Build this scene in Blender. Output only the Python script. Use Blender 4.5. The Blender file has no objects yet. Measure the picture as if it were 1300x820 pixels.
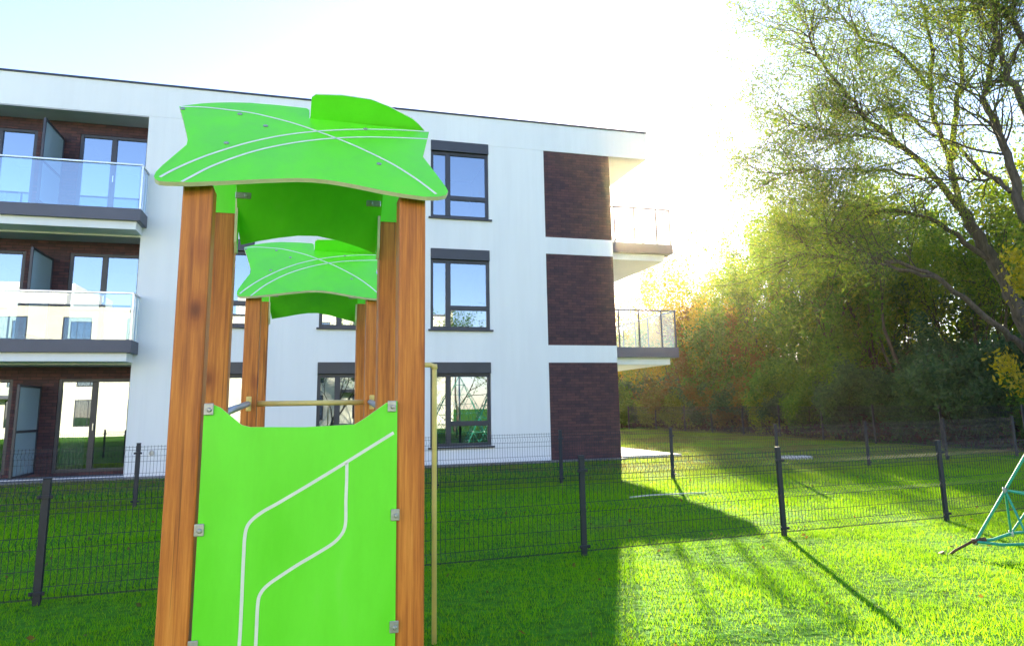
import bpy, bmesh, math, random
import numpy as np
from mathutils import Vector, Matrix
R_ = math.radians
rnd = random.Random(7)
SC = bpy.context.scene
COL = SC.collection

# ------------------------------------------------------------------ frame
# world X runs along the facade, world Y away from the viewer into the building, Z up.
TH = R_(73.778016); PIT = R_(9.675253); ROL = R_(-1.014501); FPX = 897.0
ux = np.array([math.sin(TH), math.cos(TH), 0.0]); uy = np.array([-math.cos(TH), math.sin(TH), 0.0])
M3 = np.array([ux, uy, [0, 0, 1.0]])
F = np.array([0, math.cos(PIT), math.sin(PIT)]); U0 = np.array([0, -math.sin(PIT), math.cos(PIT)]); R0 = np.array([1.0, 0, 0])
Rr = R0*math.cos(ROL)+U0*math.sin(ROL); Uu = U0*math.cos(ROL)-R0*math.sin(ROL)
F, Rr, Uu = M3@F, M3@Rr, M3@Uu
CAMZ = 1.6
T = 18.07            # facade plane

def gz(s, n):        # height of the lawn
    t = min(max((n-6.5)/11.5, 0), 1)
    h = 0.2*t*t*(3-2*t)
    t2 = min(max((n-18)/18, 0), 1)
    return h+0.1*t2
def gz_np(s, n):
    t = np.clip((n-6.5)/11.5, 0, 1); t2 = np.clip((n-18)/18, 0, 1)
    return 0.2*t*t*(3-2*t)+0.1*t2

# ------------------------------------------------------------------ materials
def new_mat(name):
    m = bpy.data.materials.new(name); m.use_nodes = True
    nt = m.node_tree; b = nt.nodes['Principled BSDF']
    return m, nt, b
def N(nt, typ, **kw):
    n = nt.nodes.new(typ)
    for k, v in kw.items(): setattr(n, k, v)
    return n
def ramp(nt, fac, stops):
    r = N(nt, 'ShaderNodeValToRGB'); e = r.color_ramp.elements
    while len(e) < len(stops): e.new(0.5)
    for i, (p, c) in enumerate(stops):
        e[i].position = p; e[i].color = (*c, 1)
    nt.links.new(fac, r.inputs[0]); return r.outputs[0]
def coords(nt, kind='Object', scale=(1, 1, 1), rnd_off=False):
    tc = N(nt, 'ShaderNodeTexCoord'); mp = N(nt, 'ShaderNodeMapping')
    nt.links.new(tc.outputs[kind], mp.inputs[0]); mp.inputs['Scale'].default_value = scale
    if rnd_off:
        oi = N(nt, 'ShaderNodeObjectInfo'); mu = N(nt, 'ShaderNodeMath', operation='MULTIPLY')
        nt.links.new(oi.outputs['Random'], mu.inputs[0]); mu.inputs[1].default_value = 37.0
        cb = N(nt, 'ShaderNodeCombineXYZ')
        for i in range(3): nt.links.new(mu.outputs[0], cb.inputs[i])
        nt.links.new(cb.outputs[0], mp.inputs['Location'])
    return mp.outputs[0]
def noise(nt, vec, scale, detail=4, rough=.55):
    n = N(nt, 'ShaderNodeTexNoise'); n.inputs['Scale'].default_value = scale
    n.inputs['Detail'].default_value = detail; n.inputs['Roughness'].default_value = rough
    nt.links.new(vec, n.inputs['Vector']); return n.outputs['Fac']
def bump(nt, b, h, strength=.3, dist=.01):
    bp = N(nt, 'ShaderNodeBump'); bp.inputs['Strength'].default_value = strength; bp.inputs['Distance'].default_value = dist
    nt.links.new(h, bp.inputs['Height']); nt.links.new(bp.outputs[0], b.inputs['Normal'])
def simple(name, col, rough=.5, metal=0, vary=.0, nscale=8, bumpy=0, spec=.5):
    m, nt, b = new_mat(name)
    b.inputs['Roughness'].default_value = rough; b.inputs['Metallic'].default_value = metal
    b.inputs['Specular IOR Level'].default_value = spec
    c = np.array(col)
    if vary:
        f = noise(nt, coords(nt), nscale, 5)
        o = ramp(nt, f, [(.3, tuple(c*(1-vary))), (.7, tuple(np.minimum(c*(1+vary), 1)))])
        nt.links.new(o, b.inputs['Base Color'])
        if bumpy: bump(nt, b, f, bumpy, .004)
    else: b.inputs['Base Color'].default_value = (*col, 1)
    return m

M = {}
# white render on the walls: fine grain plus faint weather marks
m, nt, b = new_mat('white_render'); v = coords(nt)
f1 = noise(nt, v, 220, 2); f2 = noise(nt, coords(nt, scale=(.5, .5, .12)), 1.6, 6)
f3 = noise(nt, coords(nt, scale=(5, 5, .25)), 1.1, 7, .7)
mw = N(nt, 'ShaderNodeMix', data_type='RGBA', blend_type='MULTIPLY'); mw.inputs[0].default_value = .16; nt.links.new(ramp(nt, f3, [(.42, (.86, .85, .84)), (.56, (1, 1, 1))]), mw.inputs[7])
nt.links.new(ramp(nt, f2, [(.3, (.77, .775, .785)), (.62, (.83, .83, .825))]), mw.inputs[6]); nt.links.new(mw.outputs[2], b.inputs['Base Color'])
b.inputs['Roughness'].default_value = .9; bump(nt, b, f1, .25, .002); M['render'] = m
# brick slips
m, nt, b = new_mat('dark_brick')
tc = N(nt, 'ShaderNodeTexCoord'); sp = N(nt, 'ShaderNodeSeparateXYZ'); nt.links.new(tc.outputs['Object'], sp.inputs[0])
ad = N(nt, 'ShaderNodeMath', operation='ADD'); nt.links.new(sp.outputs[0], ad.inputs[0]); nt.links.new(sp.outputs[1], ad.inputs[1])
cb = N(nt, 'ShaderNodeCombineXYZ'); nt.links.new(ad.outputs[0], cb.inputs[0]); nt.links.new(sp.outputs[2], cb.inputs[1])
br = N(nt, 'ShaderNodeTexBrick'); nt.links.new(cb.outputs[0], br.inputs['Vector'])
br.inputs['Color1'].default_value = (.100, .040, .042, 1); br.inputs['Color2'].default_value = (.048, .024, .034, 1)
br.inputs['Mortar'].default_value = (.028, .020, .022, 1); br.inputs['Scale'].default_value = 1
br.inputs['Brick Width'].default_value = .25; br.inputs['Row Height'].default_value = .075; br.inputs['Mortar Size'].default_value = .006
br.inputs['Bias'].default_value = -.1
fz = noise(nt, cb.outputs[0], 5, 4)
mx = N(nt, 'ShaderNodeMix', data_type='RGBA', blend_type='MULTIPLY'); mx.inputs[0].default_value = .6
nt.links.new(br.outputs['Color'], mx.inputs[6]); nt.links.new(ramp(nt, fz, [(.3, (.6, .6, .65)), (.7, (1.3, 1.2, 1.15))]), mx.inputs[7])
nt.links.new(mx.outputs[2], b.inputs['Base Color']); b.inputs['Roughness'].default_value = .75
inv = N(nt, 'ShaderNodeMath', operation='SUBTRACT'); inv.inputs[0].default_value = 1; nt.links.new(br.outputs['Fac'], inv.inputs[1])
bump(nt, b, inv.outputs[0], .7, .006); M['brick'] = m
M['anthracite'] = simple('anthracite_metal', (.035, .037, .050), .4, .0, .12, 3)
M['fascia'] = simple('slate_fascia', (.085, .088, .12), .5, 0, .08, 2)
M['coping'] = simple('dark_coping', (.03, .035, .055), .4, .3)
M['plinth'] = simple('grey_plinth', (.22, .23, .27), .8, 0, .2, 6)
M['roof'] = simple('roof_membrane', (.12, .12, .12), .9, 0, .2, 2)
M['soffit'] = simple('grey_soffit', (.42, .42, .44), .9, 0, .05, 2)
M['steel'] = simple('brushed_steel', (.55, .56, .58), .3, .9, .1, 40)
M['galv'] = simple('galvanised', (.42, .43, .44), .45, .8, .15, 60)
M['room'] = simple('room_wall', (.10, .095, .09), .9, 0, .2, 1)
M['curtain'] = simple('curtain', (.42, .42, .42), .9, 0, .15, 12)
M['green'] = simple('green_panel', (.125, .80, .020), .38, 0, .04, 3, .05)
m = M['green']; nt = m.node_tree; b = nt.nodes['Principled BSDF']
d1 = noise(nt, coords(nt, scale=(3, 3, .8)), 2.2, 7, .65); d2 = noise(nt, coords(nt), 55, 3)
nt.links.new(ramp(nt, d1, [(.35, (.135, .78, .022)), (.6, (.155, .86, .026)), (.78, (.20, .84, .06))]), b.inputs['Base Color'])
nt.links.new(ramp(nt, d1, [(.3, (.28, .28, .28)), (.7, (.55, .55, .55))]), b.inputs['Roughness']); bump(nt, b, d2, .12, .002)
M['cream_edge'] = simple('cream_panel_edge', (.72, .70, .48), .6, 0, .08, 20)
M['groove'] = simple('white_groove', (.78, .82, .72), .6, 0, .05, 20)
M['yellow_pipe'] = simple('cream_yellow_pipe', (.80, .62, .22), .35, 0, .08, 6)
M['fence'] = simple('fence_coat', (.008, .013, .028), .5, 0, .2, 30)
M['pave'] = simple('pale_paving', (.5, .48, .44), .85, 0, .12, 5)
M['gravel'] = simple('gravel', (.20, .19, .18), .95, 0, .5, 40, .8)
M['rope'] = simple('green_rope', (.02, .30, .20), .6, 0, .3, 60, .3)
M['rope_white'] = simple('pale_connector', (.55, .58, .56), .45, 0, .2, 40)
M['rust'] = simple('rusted_anchor', (.10, .055, .035), .7, .4, .4, 30)
M['cream_wall'] = simple('cream_render', (.72, .68, .58), .9, 0, .05, 1)
M['deck'] = simple('grey_deck', (.25, .25, .25), .7, 0, .1, 10)
M['hose'] = simple('pale_hose', (.6, .6, .5), .6)
# window glass: real pane, part mirror, part see-through
def glass(name, tint, refl):
    m, nt, b = new_mat(name); nt.nodes.remove(b); out = nt.nodes['Material Output']
    g = N(nt, 'ShaderNodeBsdfGlossy'); g.inputs['Roughness'].default_value = .0; g.inputs['Color'].default_value = (.78, .89, 1, 1)
    t = N(nt, 'ShaderNodeBsdfTransparent'); t.inputs['Color'].default_value = (*tint, 1)
    lw = N(nt, 'ShaderNodeLayerWeight'); lw.inputs[0].default_value = .5
    pw = N(nt, 'ShaderNodeMath', operation='POWER'); nt.links.new(lw.outputs['Facing'], pw.inputs[0]); pw.inputs[1].default_value = 4.5
    a = N(nt, 'ShaderNodeMath', operation='MULTIPLY_ADD'); a.use_clamp = True; a.inputs[1].default_value = .9-refl; a.inputs[2].default_value = refl+.05
    nt.links.new(pw.outputs[0], a.inputs[0])
    # slight waviness of the panes
    bp = N(nt, 'ShaderNodeBump'); bp.inputs['Strength'].default_value = .02; bp.inputs['Distance'].default_value = .02
    nt.links.new(noise(nt, coords(nt), .9, 1), bp.inputs['Height']); nt.links.new(bp.outputs[0], g.inputs['Normal'])
    mx = N(nt, 'ShaderNodeMixShader'); nt.links.new(a.outputs[0], mx.inputs[0])
    nt.links.new(t.outputs[0], mx.inputs[1]); nt.links.new(g.outputs[0], mx.inputs[2]); nt.links.new(mx.outputs[0], out.inputs[0])
    return m
M['glass'] = glass('window_glass', (.45, .5, .52), .30)
M['rail_glass'] = glass('railing_glass', (.93, .965, .97), .02)
M['rail_glass_coated'] = glass('coated_railing_glass', (.74, .88, .95), .20)
# frosted screen
m, nt, b = new_mat('frosted_glass'); b.inputs['Base Color'].default_value = (.45, .60, .66, 1); b.inputs['Roughness'].default_value = .25
b.inputs['Transmission Weight'].default_value = .3; M['frost'] = m
# stained pine
m, nt, b = new_mat('stained_pine')
v = coords(nt, scale=(14, 14, .9), rnd_off=True); g1 = noise(nt, v, 2.0, 6, .6)
v2 = coords(nt, scale=(1, 1, .55), rnd_off=True)
vo = N(nt, 'ShaderNodeTexVoronoi'); vo.inputs['Scale'].default_value = 5.5; nt.links.new(v2, vo.inputs['Vector'])
kn = ramp(nt, vo.outputs['Distance'], [(.0, (.18, .09, .06)), (.09, (.34, .22, .17)), (.15, (.80, .70, .66)), (.25, (1, 1, 1))])
g2 = noise(nt, coords(nt, scale=(60, 60, 1.6), rnd_off=True), 2.0, 5, .7)
gm = N(nt, 'ShaderNodeMath', operation='MULTIPLY_ADD'); nt.links.new(g2, gm.inputs[0]); gm.inputs[1].default_value = .45
gs = N(nt, 'ShaderNodeMath', operation='MULTIPLY'); nt.links.new(g1, gs.inputs[0]); gs.inputs[1].default_value = .55; nt.links.new(gs.outputs[0], gm.inputs[2])
base = ramp(nt, gm.outputs[0], [(.34, (.27, .062, .009)), (.48, (.53, .155, .019)), (.58, (.68, .235, .032)), (.70, (.80, .33, .058))])
sl = ramp(nt, noise(nt, coords(nt, scale=(45, 45, .7), rnd_off=True), 1.3, 2, .5), [(.30, (.35, .28, .25)), (.335, (1, 1, 1))])
m2 = N(nt, 'ShaderNodeMix', data_type='RGBA', blend_type='MULTIPLY'); m2.inputs[0].default_value = .8; nt.links.new(base, m2.inputs[6]); nt.links.new(sl, m2.inputs[7]); base = m2.outputs[2]
mx = N(nt, 'ShaderNodeMix', data_type='RGBA', blend_type='MULTIPLY'); mx.inputs[0].default_value = 1
nt.links.new(base, mx.inputs[6]); nt.links.new(kn, mx.inputs[7]); nt.links.new(mx.outputs[2], b.inputs['Base Color'])
b.inputs['Roughness'].default_value = .5; bump(nt, b, g1, .25, .002); M['wood'] = m
# bark
def bark(name, a, c):
    m, nt, b = new_mat(name); f = noise(nt, coords(nt, scale=(6, 6, 1.2)), 3, 6)
    nt.links.new(ramp(nt, f, [(.3, a), (.7, c)]), b.inputs['Base Color']); b.inputs['Roughness'].default_value = .95
    bump(nt, b, f, .8, .02); return m
M['bark'] = bark('bark', (.035, .028, .022), (.11, .088, .065))
M['bark_dark'] = bark('dark_bark', (.02, .015, .012), (.06, .045, .035))
# foliage: each leaf its own tone
def leaf(name, tones, trans=.5, gloss=.5):
    m, nt, b = new_mat(name); out = nt.nodes['Material Output']; nt.nodes.remove(b)
    ge = N(nt, 'ShaderNodeNewGeometry'); oi = N(nt, 'ShaderNodeObjectInfo')
    a = N(nt, 'ShaderNodeMath', operation='MULTIPLY_ADD'); nt.links.new(oi.outputs['Random'], a.inputs[0]); a.inputs[1].default_value = .35
    s = N(nt, 'ShaderNodeMath', operation='MULTIPLY'); nt.links.new(ge.outputs['Random Per Island'], s.inputs[0]); s.inputs[1].default_value = .65
    nt.links.new(s.outputs[0], a.inputs[2])
    k = len(tones); c = ramp(nt, a.outputs[0], [(i/(k-1), t) for i, t in enumerate(tones)])
    d = N(nt, 'ShaderNodeBsdfPrincipled'); nt.links.new(c, d.inputs['Base Color']); d.inputs['Roughness'].default_value = .6
    d.inputs['Specular IOR Level'].default_value = gloss*.6
    t = N(nt, 'ShaderNodeBsdfTranslucent')
    hs = N(nt, 'ShaderNodeHueSaturation'); hs.inputs['Saturation'].default_value = 1.15; hs.inputs['Value'].default_value = 1.7
    nt.links.new(c, hs.inputs['Color']); nt.links.new(hs.outputs[0], t.inputs['Color'])
    mx = N(nt, 'ShaderNodeMixShader'); mx.inputs[0].default_value = trans
    nt.links.new(d.outputs[0], mx.inputs[1]); nt.links.new(t.outputs[0], mx.inputs[2]); nt.links.new(mx.outputs[0], out.inputs[0])
    return m
M['leaf_willow'] = leaf('leaf_willow', [(0.047, 0.095, 0.024), (0.088, 0.149, 0.030), (0.149, 0.189, 0.038), (0.270, 0.257, 0.041)])
M['leaf_gold'] = leaf('leaf_gold', [(0.162, 0.176, 0.027), (0.297, 0.230, 0.027), (0.432, 0.257, 0.027), (0.446, 0.176, 0.020)])
M['leaf_olive'] = leaf('leaf_olive', [(0.053, 0.105, 0.021), (0.098, 0.165, 0.027), (0.165, 0.225, 0.033), (0.255, 0.270, 0.045)])
M['leaf_green'] = leaf('leaf_green', [(0.029, 0.072, 0.019), (0.056, 0.136, 0.024), (0.096, 0.192, 0.032), (0.144, 0.224, 0.032)])
M['leaf_dark'] = leaf('leaf_dark', [(0.022, 0.053, 0.027), (0.038, 0.083, 0.038), (0.060, 0.120, 0.045), (0.090, 0.150, 0.045)], .35)
M['leaf_russet'] = leaf('leaf_russet', [(0.064, 0.080, 0.024), (0.112, 0.112, 0.029), (0.160, 0.104, 0.032), (0.176, 0.080, 0.032)])
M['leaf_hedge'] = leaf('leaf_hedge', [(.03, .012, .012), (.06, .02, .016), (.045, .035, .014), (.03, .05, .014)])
M['leaf_yellow'] = leaf('leaf_yellow', [(.16, .16, .015), (.28, .24, .02), (.36, .28, .03), (.12, .16, .02)])
# lawn soil and blades
m, nt, b = new_mat('lawn_ground')
v = coords(nt, 'Object'); n1 = noise(nt, v, .35, 6); n2 = noise(nt, v, 9, 5)
c1 = ramp(nt, n1, [(.35, (.055, .22, .008)), (.60, (.085, .24, .012)), (.75, (.10, .13, .03))])
c2 = ramp(nt, n2, [(.3, (.55, .5, .5)), (.65, (1.15, 1.15, 1.1))])
mx = N(nt, 'ShaderNodeMix', data_type='RGBA', blend_type='MULTIPLY'); mx.inputs[0].default_value = 1
nt.links.new(c1, mx.inputs[6]); nt.links.new(c2, mx.inputs[7]); nt.links.new(mx.outputs[2], b.inputs['Base Color'])
b.inputs['Roughness'].default_value = 1; b.inputs['Specular IOR Level'].default_value = .1; bump(nt, b, n2, .9, .05); M['lawn'] = m
m = leaf('grass_blade', [(.046, .25, .003), (.078, .33, .004), (.12, .38, .007), (.24, .37, .018)], .5, .06); M['grass'] = m
for x_ in m.node_tree.nodes:
    if x_.type == 'HUE_SAT': x_.inputs['Value'].default_value = 1.9; x_.inputs['Saturation'].default_value = 1.0; x_.inputs['Hue'].default_value = .455
nt = m.node_tree   # drier, browner turf towards the back
tc = N(nt, 'ShaderNodeTexCoord'); sp = N(nt, 'ShaderNodeSeparateXYZ'); nt.links.new(tc.outputs['Object'], sp.inputs[0])
mr = N(nt, 'ShaderNodeMapRange'); mr.inputs[1].default_value = 11.5; mr.inputs[2].default_value = 16; nt.links.new(sp.outputs[1], mr.inputs[0])
nn = noise(nt, coords(nt), .5, 4); mm = N(nt, 'ShaderNodeMath', operation='MULTIPLY'); nt.links.new(mr.outputs[0], mm.inputs[0])
nt.links.new(ramp(nt, nn, [(.3, (.35, .35, .35)), (.6, (1, 1, 1))]), mm.inputs[1])
crs = [x for x in nt.nodes if x.type == 'VALTORGB' and len(x.color_ramp.elements) == 4][0]
mx = N(nt, 'ShaderNodeMix', data_type='RGBA'); nt.links.new(mm.outputs[0], mx.inputs[0]); mx.inputs[7].default_value = (.15, .14, .045, 1)
tg = [l.to_socket for l in crs.outputs[0].links]
nt.links.new(crs.outputs[0], mx.inputs[6])
for s_ in tg: nt.links.new(mx.outputs[2], s_)

# ------------------------------------------------------------------ mesh helpers
def tag(o, label=None, cat=None, group=None, kind=None):
    for k, v in (('label', label), ('category', cat), ('group', group), ('kind', kind)):
        if v: o[k] = v
    return o
def empty(name, loc, label, cat, group=None, rz=0):
    o = bpy.data.objects.new(name, None); COL.objects.link(o); o.location = loc; o.rotation_euler[2] = rz
    o.empty_display_size = .2
    return tag(o, label, cat, group)
def link_mesh(name, me, mat=None, parent=None, loc=None):
    o = bpy.data.objects.new(name, me); COL.objects.link(o)
    if mat is not None:
        for mm in (mat if isinstance(mat, (list, tuple)) else [mat]): me.materials.append(mm)
    if parent is not None: o.parent = parent
    if loc is not None: o.location = loc
    return o
class B:
    def __init__(s): s.bm = bmesh.new()
    def quad(s, pts, mi=0):
        f = s.bm.faces.new([s.bm.verts.new(p) for p in pts]); f.material_index = mi; return f
    def box(s, x0, x1, y0, y1, z0, z1, bev=0, mi=0):
        if x0 > x1: x0, x1 = x1, x0
        if y0 > y1: y0, y1 = y1, y0
        if z0 > z1: z0, z1 = z1, z0
        r = bmesh.ops.create_cube(s.bm, size=1); vs = r['verts']
        for v in vs:
            v.co = Vector((x0+(v.co.x+.5)*(x1-x0), y0+(v.co.y+.5)*(y1-y0), z0+(v.co.z+.5)*(z1-z0)))
        fs = set(f for v in vs for f in v.link_faces)
        for f in fs: f.material_index = mi
        if bev:
            es = set(e for v in vs for e in v.link_edges)
            bmesh.ops.bevel(s.bm, geom=list(es), offset=bev, segments=2, affect='EDGES', profile=.5)
        return s
    def tube(s, pts, r, k=8, cap=True, mi=0):
        pts = [Vector(p) for p in pts]; rs = r if isinstance(r, (list, tuple)) else [r]*len(pts)
        rings = []; up = None
        for i, p in enumerate(pts):
            d = (pts[min(i+1, len(pts)-1)]-pts[max(i-1, 0)]).normalized()
            if up is None: up = Vector((0, 0, 1)) if abs(d.z) < .9 else Vector((1, 0, 0))
            a = d.cross(up).normalized(); c = a.cross(d).normalized(); up = c
            rings.append([s.bm.verts.new(p+(a*math.cos(2*math.pi*j/k)+c*math.sin(2*math.pi*j/k))*rs[i]) for j in range(k)])
        for A, Bq in zip(rings, rings[1:]):
            for j in range(k):
                f = s.bm.faces.new((A[j], A[(j+1) % k], Bq[(j+1) % k], Bq[j])); f.smooth = True; f.material_index = mi
        if cap:
            for q in (rings[0][::-1], rings[-1]):
                f = s.bm.faces.new(q); f.material_index = mi
        return s
    def prism(s, outline, th, org, ax, ay, mi=0, mi_side=None, bev=0):
        """outline (a,b) in the plane org + a*ax + b*ay, thickness th against the normal ax x ay."""
        org, ax, ay = Vector(org), Vector(ax), Vector(ay); nn = ax.cross(ay).normalized()
        top = [s.bm.verts.new(org+ax*a+ay*c) for a, c in outline]
        bot = [s.bm.verts.new(org+ax*a+ay*c-nn*th) for a, c in outline]
        f = s.bm.faces.new(top); f.material_index = mi
        g = s.bm.faces.new(bot[::-1]); g.material_index = mi
        k = len(top)
        for i in range(k):
            h = s.bm.faces.new((top[i], bot[i], bot[(i+1) % k], top[(i+1) % k])); h.material_index = mi if mi_side is None else mi_side
        return s
    def build(s, name, mat, parent=None, loc=None):
        bmesh.ops.recalc_face_normals(s.bm, faces=s.bm.faces)
        me = bpy.data.meshes.new(name); s.bm.to_mesh(me); s.bm.free()
        return link_mesh(name, me, mat, parent, loc)
def copy_tree(o, parent=None):
    c = o.copy(); COL.objects.link(c)
    if parent is not None: c.parent = parent
    for ch in list(o.children): copy_tree(ch, c)
    return c

# ================================================================== GROUND
def ground():
    xs = np.concatenate([[-420, -200, -90], np.arange(-50, 60.1, 1.0), [100, 220, 420]])
    ys = np.concatenate([[-420, -200, -90], np.arange(-50, 70.1, 1.0), [110, 230, 420]])
    X, Y = np.meshgrid(xs, ys); Z = gz_np(X, Y)
    v = np.stack([X.ravel(), Y.ravel(), Z.ravel()], 1); w = len(xs); h = len(ys)
    i = np.arange((h-1)*w).reshape(h-1, w)[:, :-1].ravel()
    f = np.stack([i, i+1, i+1+w, i+w], 1)
    me = bpy.data.meshes.new('lawn'); me.from_pydata(v.tolist(), [], f.tolist())
    for p in me.polygons: p.use_smooth = True
    o = link_mesh('lawn', me, M['lawn']); tag(o, 'mown green lawn around the playground and the white building', 'lawn', kind='structure')
ground()
b_ = B(); b_.box(8.3, 10.1, 18.1, 23.0, .15, .262); o = b_.build('path', M['pave']); tag(o, 'pale paved path beside the corner of the building', 'path', kind='structure')
b_ = B(); b_.box(-10.2, 8.26, 17.62, 18.05, .12, .235); o = b_.build('gravel_strip', M['gravel']); tag(o, 'narrow grey gravel strip at the foot of the facade', 'gravel strip', kind='structure')

# grass blades (one object nobody could count)
def grass():
    rg = np.random.default_rng(3)
    P = []; H = []; W = []
    def add(n, x0, x1, y0, y1, h, w):
        x = rg.uniform(x0, x1, n); y = rg.uniform(y0, y1, n); P.append(np.stack([x, y], 1)); 
        H.append(h*rg.uniform(.45, 1.25, n)); W.append(np.full(n, w))
    add(430000, -7, 13, 2.2, 9.5, .042, .0055)
    add(260000, -9, 17, 9.5, 14.5, .045, .009)
    add(120000, -9, 19, 14.5, 23, .055, .016)
    add(60000, 8.6, 22, 23, 37, .07, .03)
    P = np.concatenate(P); H = np.concatenate(H); W = np.concatenate(W)
    # keep to what the viewer could plausibly see, and out of the building
    keep = ~((P[:, 0] < 8.27) & (P[:, 1] > 17.6)) & ~((P[:, 0] > 8.25) & (P[:, 0] < 10.15) & (P[:, 1] > 18.05) & (P[:, 1] < 23.05))
    ang = np.arctan2(P[:, 0], P[:, 1]); keep &= (ang > R_(-26)) & (ang < R_(60))
    # clumps and thin spots
    f = np.sin(P[:, 0]*2.1+1.3*np.sin(P[:, 1]*1.7))*np.sin(P[:, 1]*2.6+1.1*np.sin(P[:, 0]*1.3))+.5*np.sin(P[:, 0]*7.3+P[:, 1]*3.1)*np.sin(P[:, 1]*6.1-P[:, 0]*2.7)
    keep &= rg.uniform(0, 1, len(P)) < np.clip(.78+.28*f, .3, 1)
    P, H, W, f = P[keep], H[keep], W[keep], f[keep]; H = H*(1+.28*f)
    n = len(P); a = rg.uniform(0, 2*np.pi, n); b = rg.uniform(0, 2*np.pi, n); ln = rg.uniform(.15, .8, n)*H
    z = gz_np(P[:, 0], P[:, 1])-.004
    d = np.stack([np.cos(a), np.sin(a)], 1)*W[:, None]*.5
    v = np.zeros((n, 3, 3)); v[:, 0, :2] = P-d; v[:, 1, :2] = P+d; v[:, 0, 2] = v[:, 1, 2] = z
    v[:, 2, 0] = P[:, 0]+np.cos(b)*ln; v[:, 2, 1] = P[:, 1]+np.sin(b)*ln; v[:, 2, 2] = z+H
    me = bpy.data.meshes.new('grass'); me.vertices.add(n*3); me.vertices.foreach_set('co', v.ravel())
    me.loops.add(n*3); me.loops.foreach_set('vertex_index', np.arange(n*3, dtype=np.int32))
    me.polygons.add(n); me.polygons.foreach_set('loop_start', np.arange(0, n*3, 3, dtype=np.int32)); me.polygons.foreach_set('loop_total', np.full(n, 3, dtype=np.int32))
    me.update(calc_edges=True)
    o = link_mesh('grass', me, M['grass']); tag(o, 'short green grass blades covering the lawn', 'grass', kind='stuff')
grass()

# ================================================================== BUILDING
BL = empty('apartment_building', (0, T, .18), 'white three storey apartment block with dark brick corner and glass balconies', 'building')
BO = Vector((0, T, .18))
def bb(): return B()
def part(b, name, mat, parent=BL):
    # geometry is given in world coordinates; the thing's origin is the foot of its facade
    for v in b.bm.verts: v.co -= BO
    return b.build(name, mat, parent)
WX0, WX1, DEP = -14.0, 8.26, 30.5
LOG = (-8.05, -3.88)            # recess of the balconies
floors = [0.26, 3.26, 6.26]     # floor levels
win_cols = [(-2.95, -1.33), (.25, 1.87), (3.04, 4.64)]
openings = []
for k, fz in enumerate(floors):
    for c in win_cols: openings.append((c[0], c[1], fz+.40-(0.01 if k else 0), fz+2.535))
    top = 8.735 if k == 2 else fz+2.47
    openings.append((LOG[0], LOG[1], fz if k else .26, top))
bricks = [(6.25, 8.26, .1, 2.79), (6.25, 8.26, 3.26, 5.79), (6.25, 8.26, 6.26, 8.77)]
def facade(b, x0, x1, z0, z1, rects, y):
    xs = sorted(set([x0, x1]+[r[0] for r in rects]+[r[1] for r in rects])); zs = sorted(set([z0, z1]+[r[2] for r in rects]+[r[3] for r in rects]))
    xs = [x for x in xs if x0 <= x <= x1]; zs = [z for z in zs if z0 <= z <= z1]
    V = {}
    def vv(x, z):
        if (x, z) not in V: V[(x, z)] = b.bm.verts.new((x, y, z))
        return V[(x, z)]
    for xa, xb in zip(xs, xs[1:]):
        for za, zb in zip(zs, zs[1:]):
            cx, cz = (xa+xb)/2, (za+zb)/2
            if any(r[0] < cx < r[1] and r[2] < cz < r[3] for r in rects): continue
            b.bm.faces.new((vv(xa, za), vv(xb, za), vv(xb, zb), vv(xa, zb)))
w = bb()
facade(w, WX0, WX1, -.1, 8.768, openings+bricks, T)
for i, (xa, xb, za, zb) in enumerate(openings):
    dpt = .74 if xa == LOG[0] else .16
    w.quad([(xa, T, za), (xa, T+dpt, za), (xa, T+dpt, zb), (xa, T, zb)]); w.quad([(xb, T, za), (xb, T+dpt, za), (xb, T+dpt, zb), (xb, T, zb)])
    if xa != LOG[0]:
        w.quad([(xa, T, zb), (xb, T, zb), (xb, T+dpt, zb), (xa, T+dpt, zb)]); w.quad([(xa, T, za), (xb, T, za), (xb, T+dpt, za), (xa, T+dpt, za)])
# other three sides
w.quad([(WX1, T+.30, -.1), (WX1, DEP, -.1), (WX1, DEP, 8.768), (WX1, T+.30, 8.768)])
w.quad([(WX0, T, -.1), (WX0, DEP, -.1), (WX0, DEP, 8.768), (WX0, T, 8.768)])
w.quad([(WX0, DEP, -.1), (WX1, DEP, -.1), (WX1, DEP, 8.768), (WX0, DEP, 8.768)])
bmesh.ops.recalc_face_normals(w.bm, faces=w.bm.faces)
part(w, 'wall', M['render'])
# bricks corner: three panels set 12 mm back, wrapping round the corner
for (xa, xb, za, zb) in bricks:
    q = bb(); q.box(xa+.001, xb+.006, T+.012, T+.30, za, zb); part(q, 'brick_panel', M['brick'])
for za in (2.79, 5.79):
    q = bb(); q.box(8.2605, 8.265, T+.0, T+.30, za, za+.47); part(q, 'floor_band', M['render'])
# parapet block with the roof overhang
q = bb(); q.box(WX0-.02, 9.48, T-.004, DEP+.05, 8.77, 9.57); rf = part(q, 'roof_band', M['render'])
q = bb(); q.box(WX0-.05, 9.51, T-.035, DEP+.08, 9.57, 9.615); c_ = part(q, 'coping', M['coping'])
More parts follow.
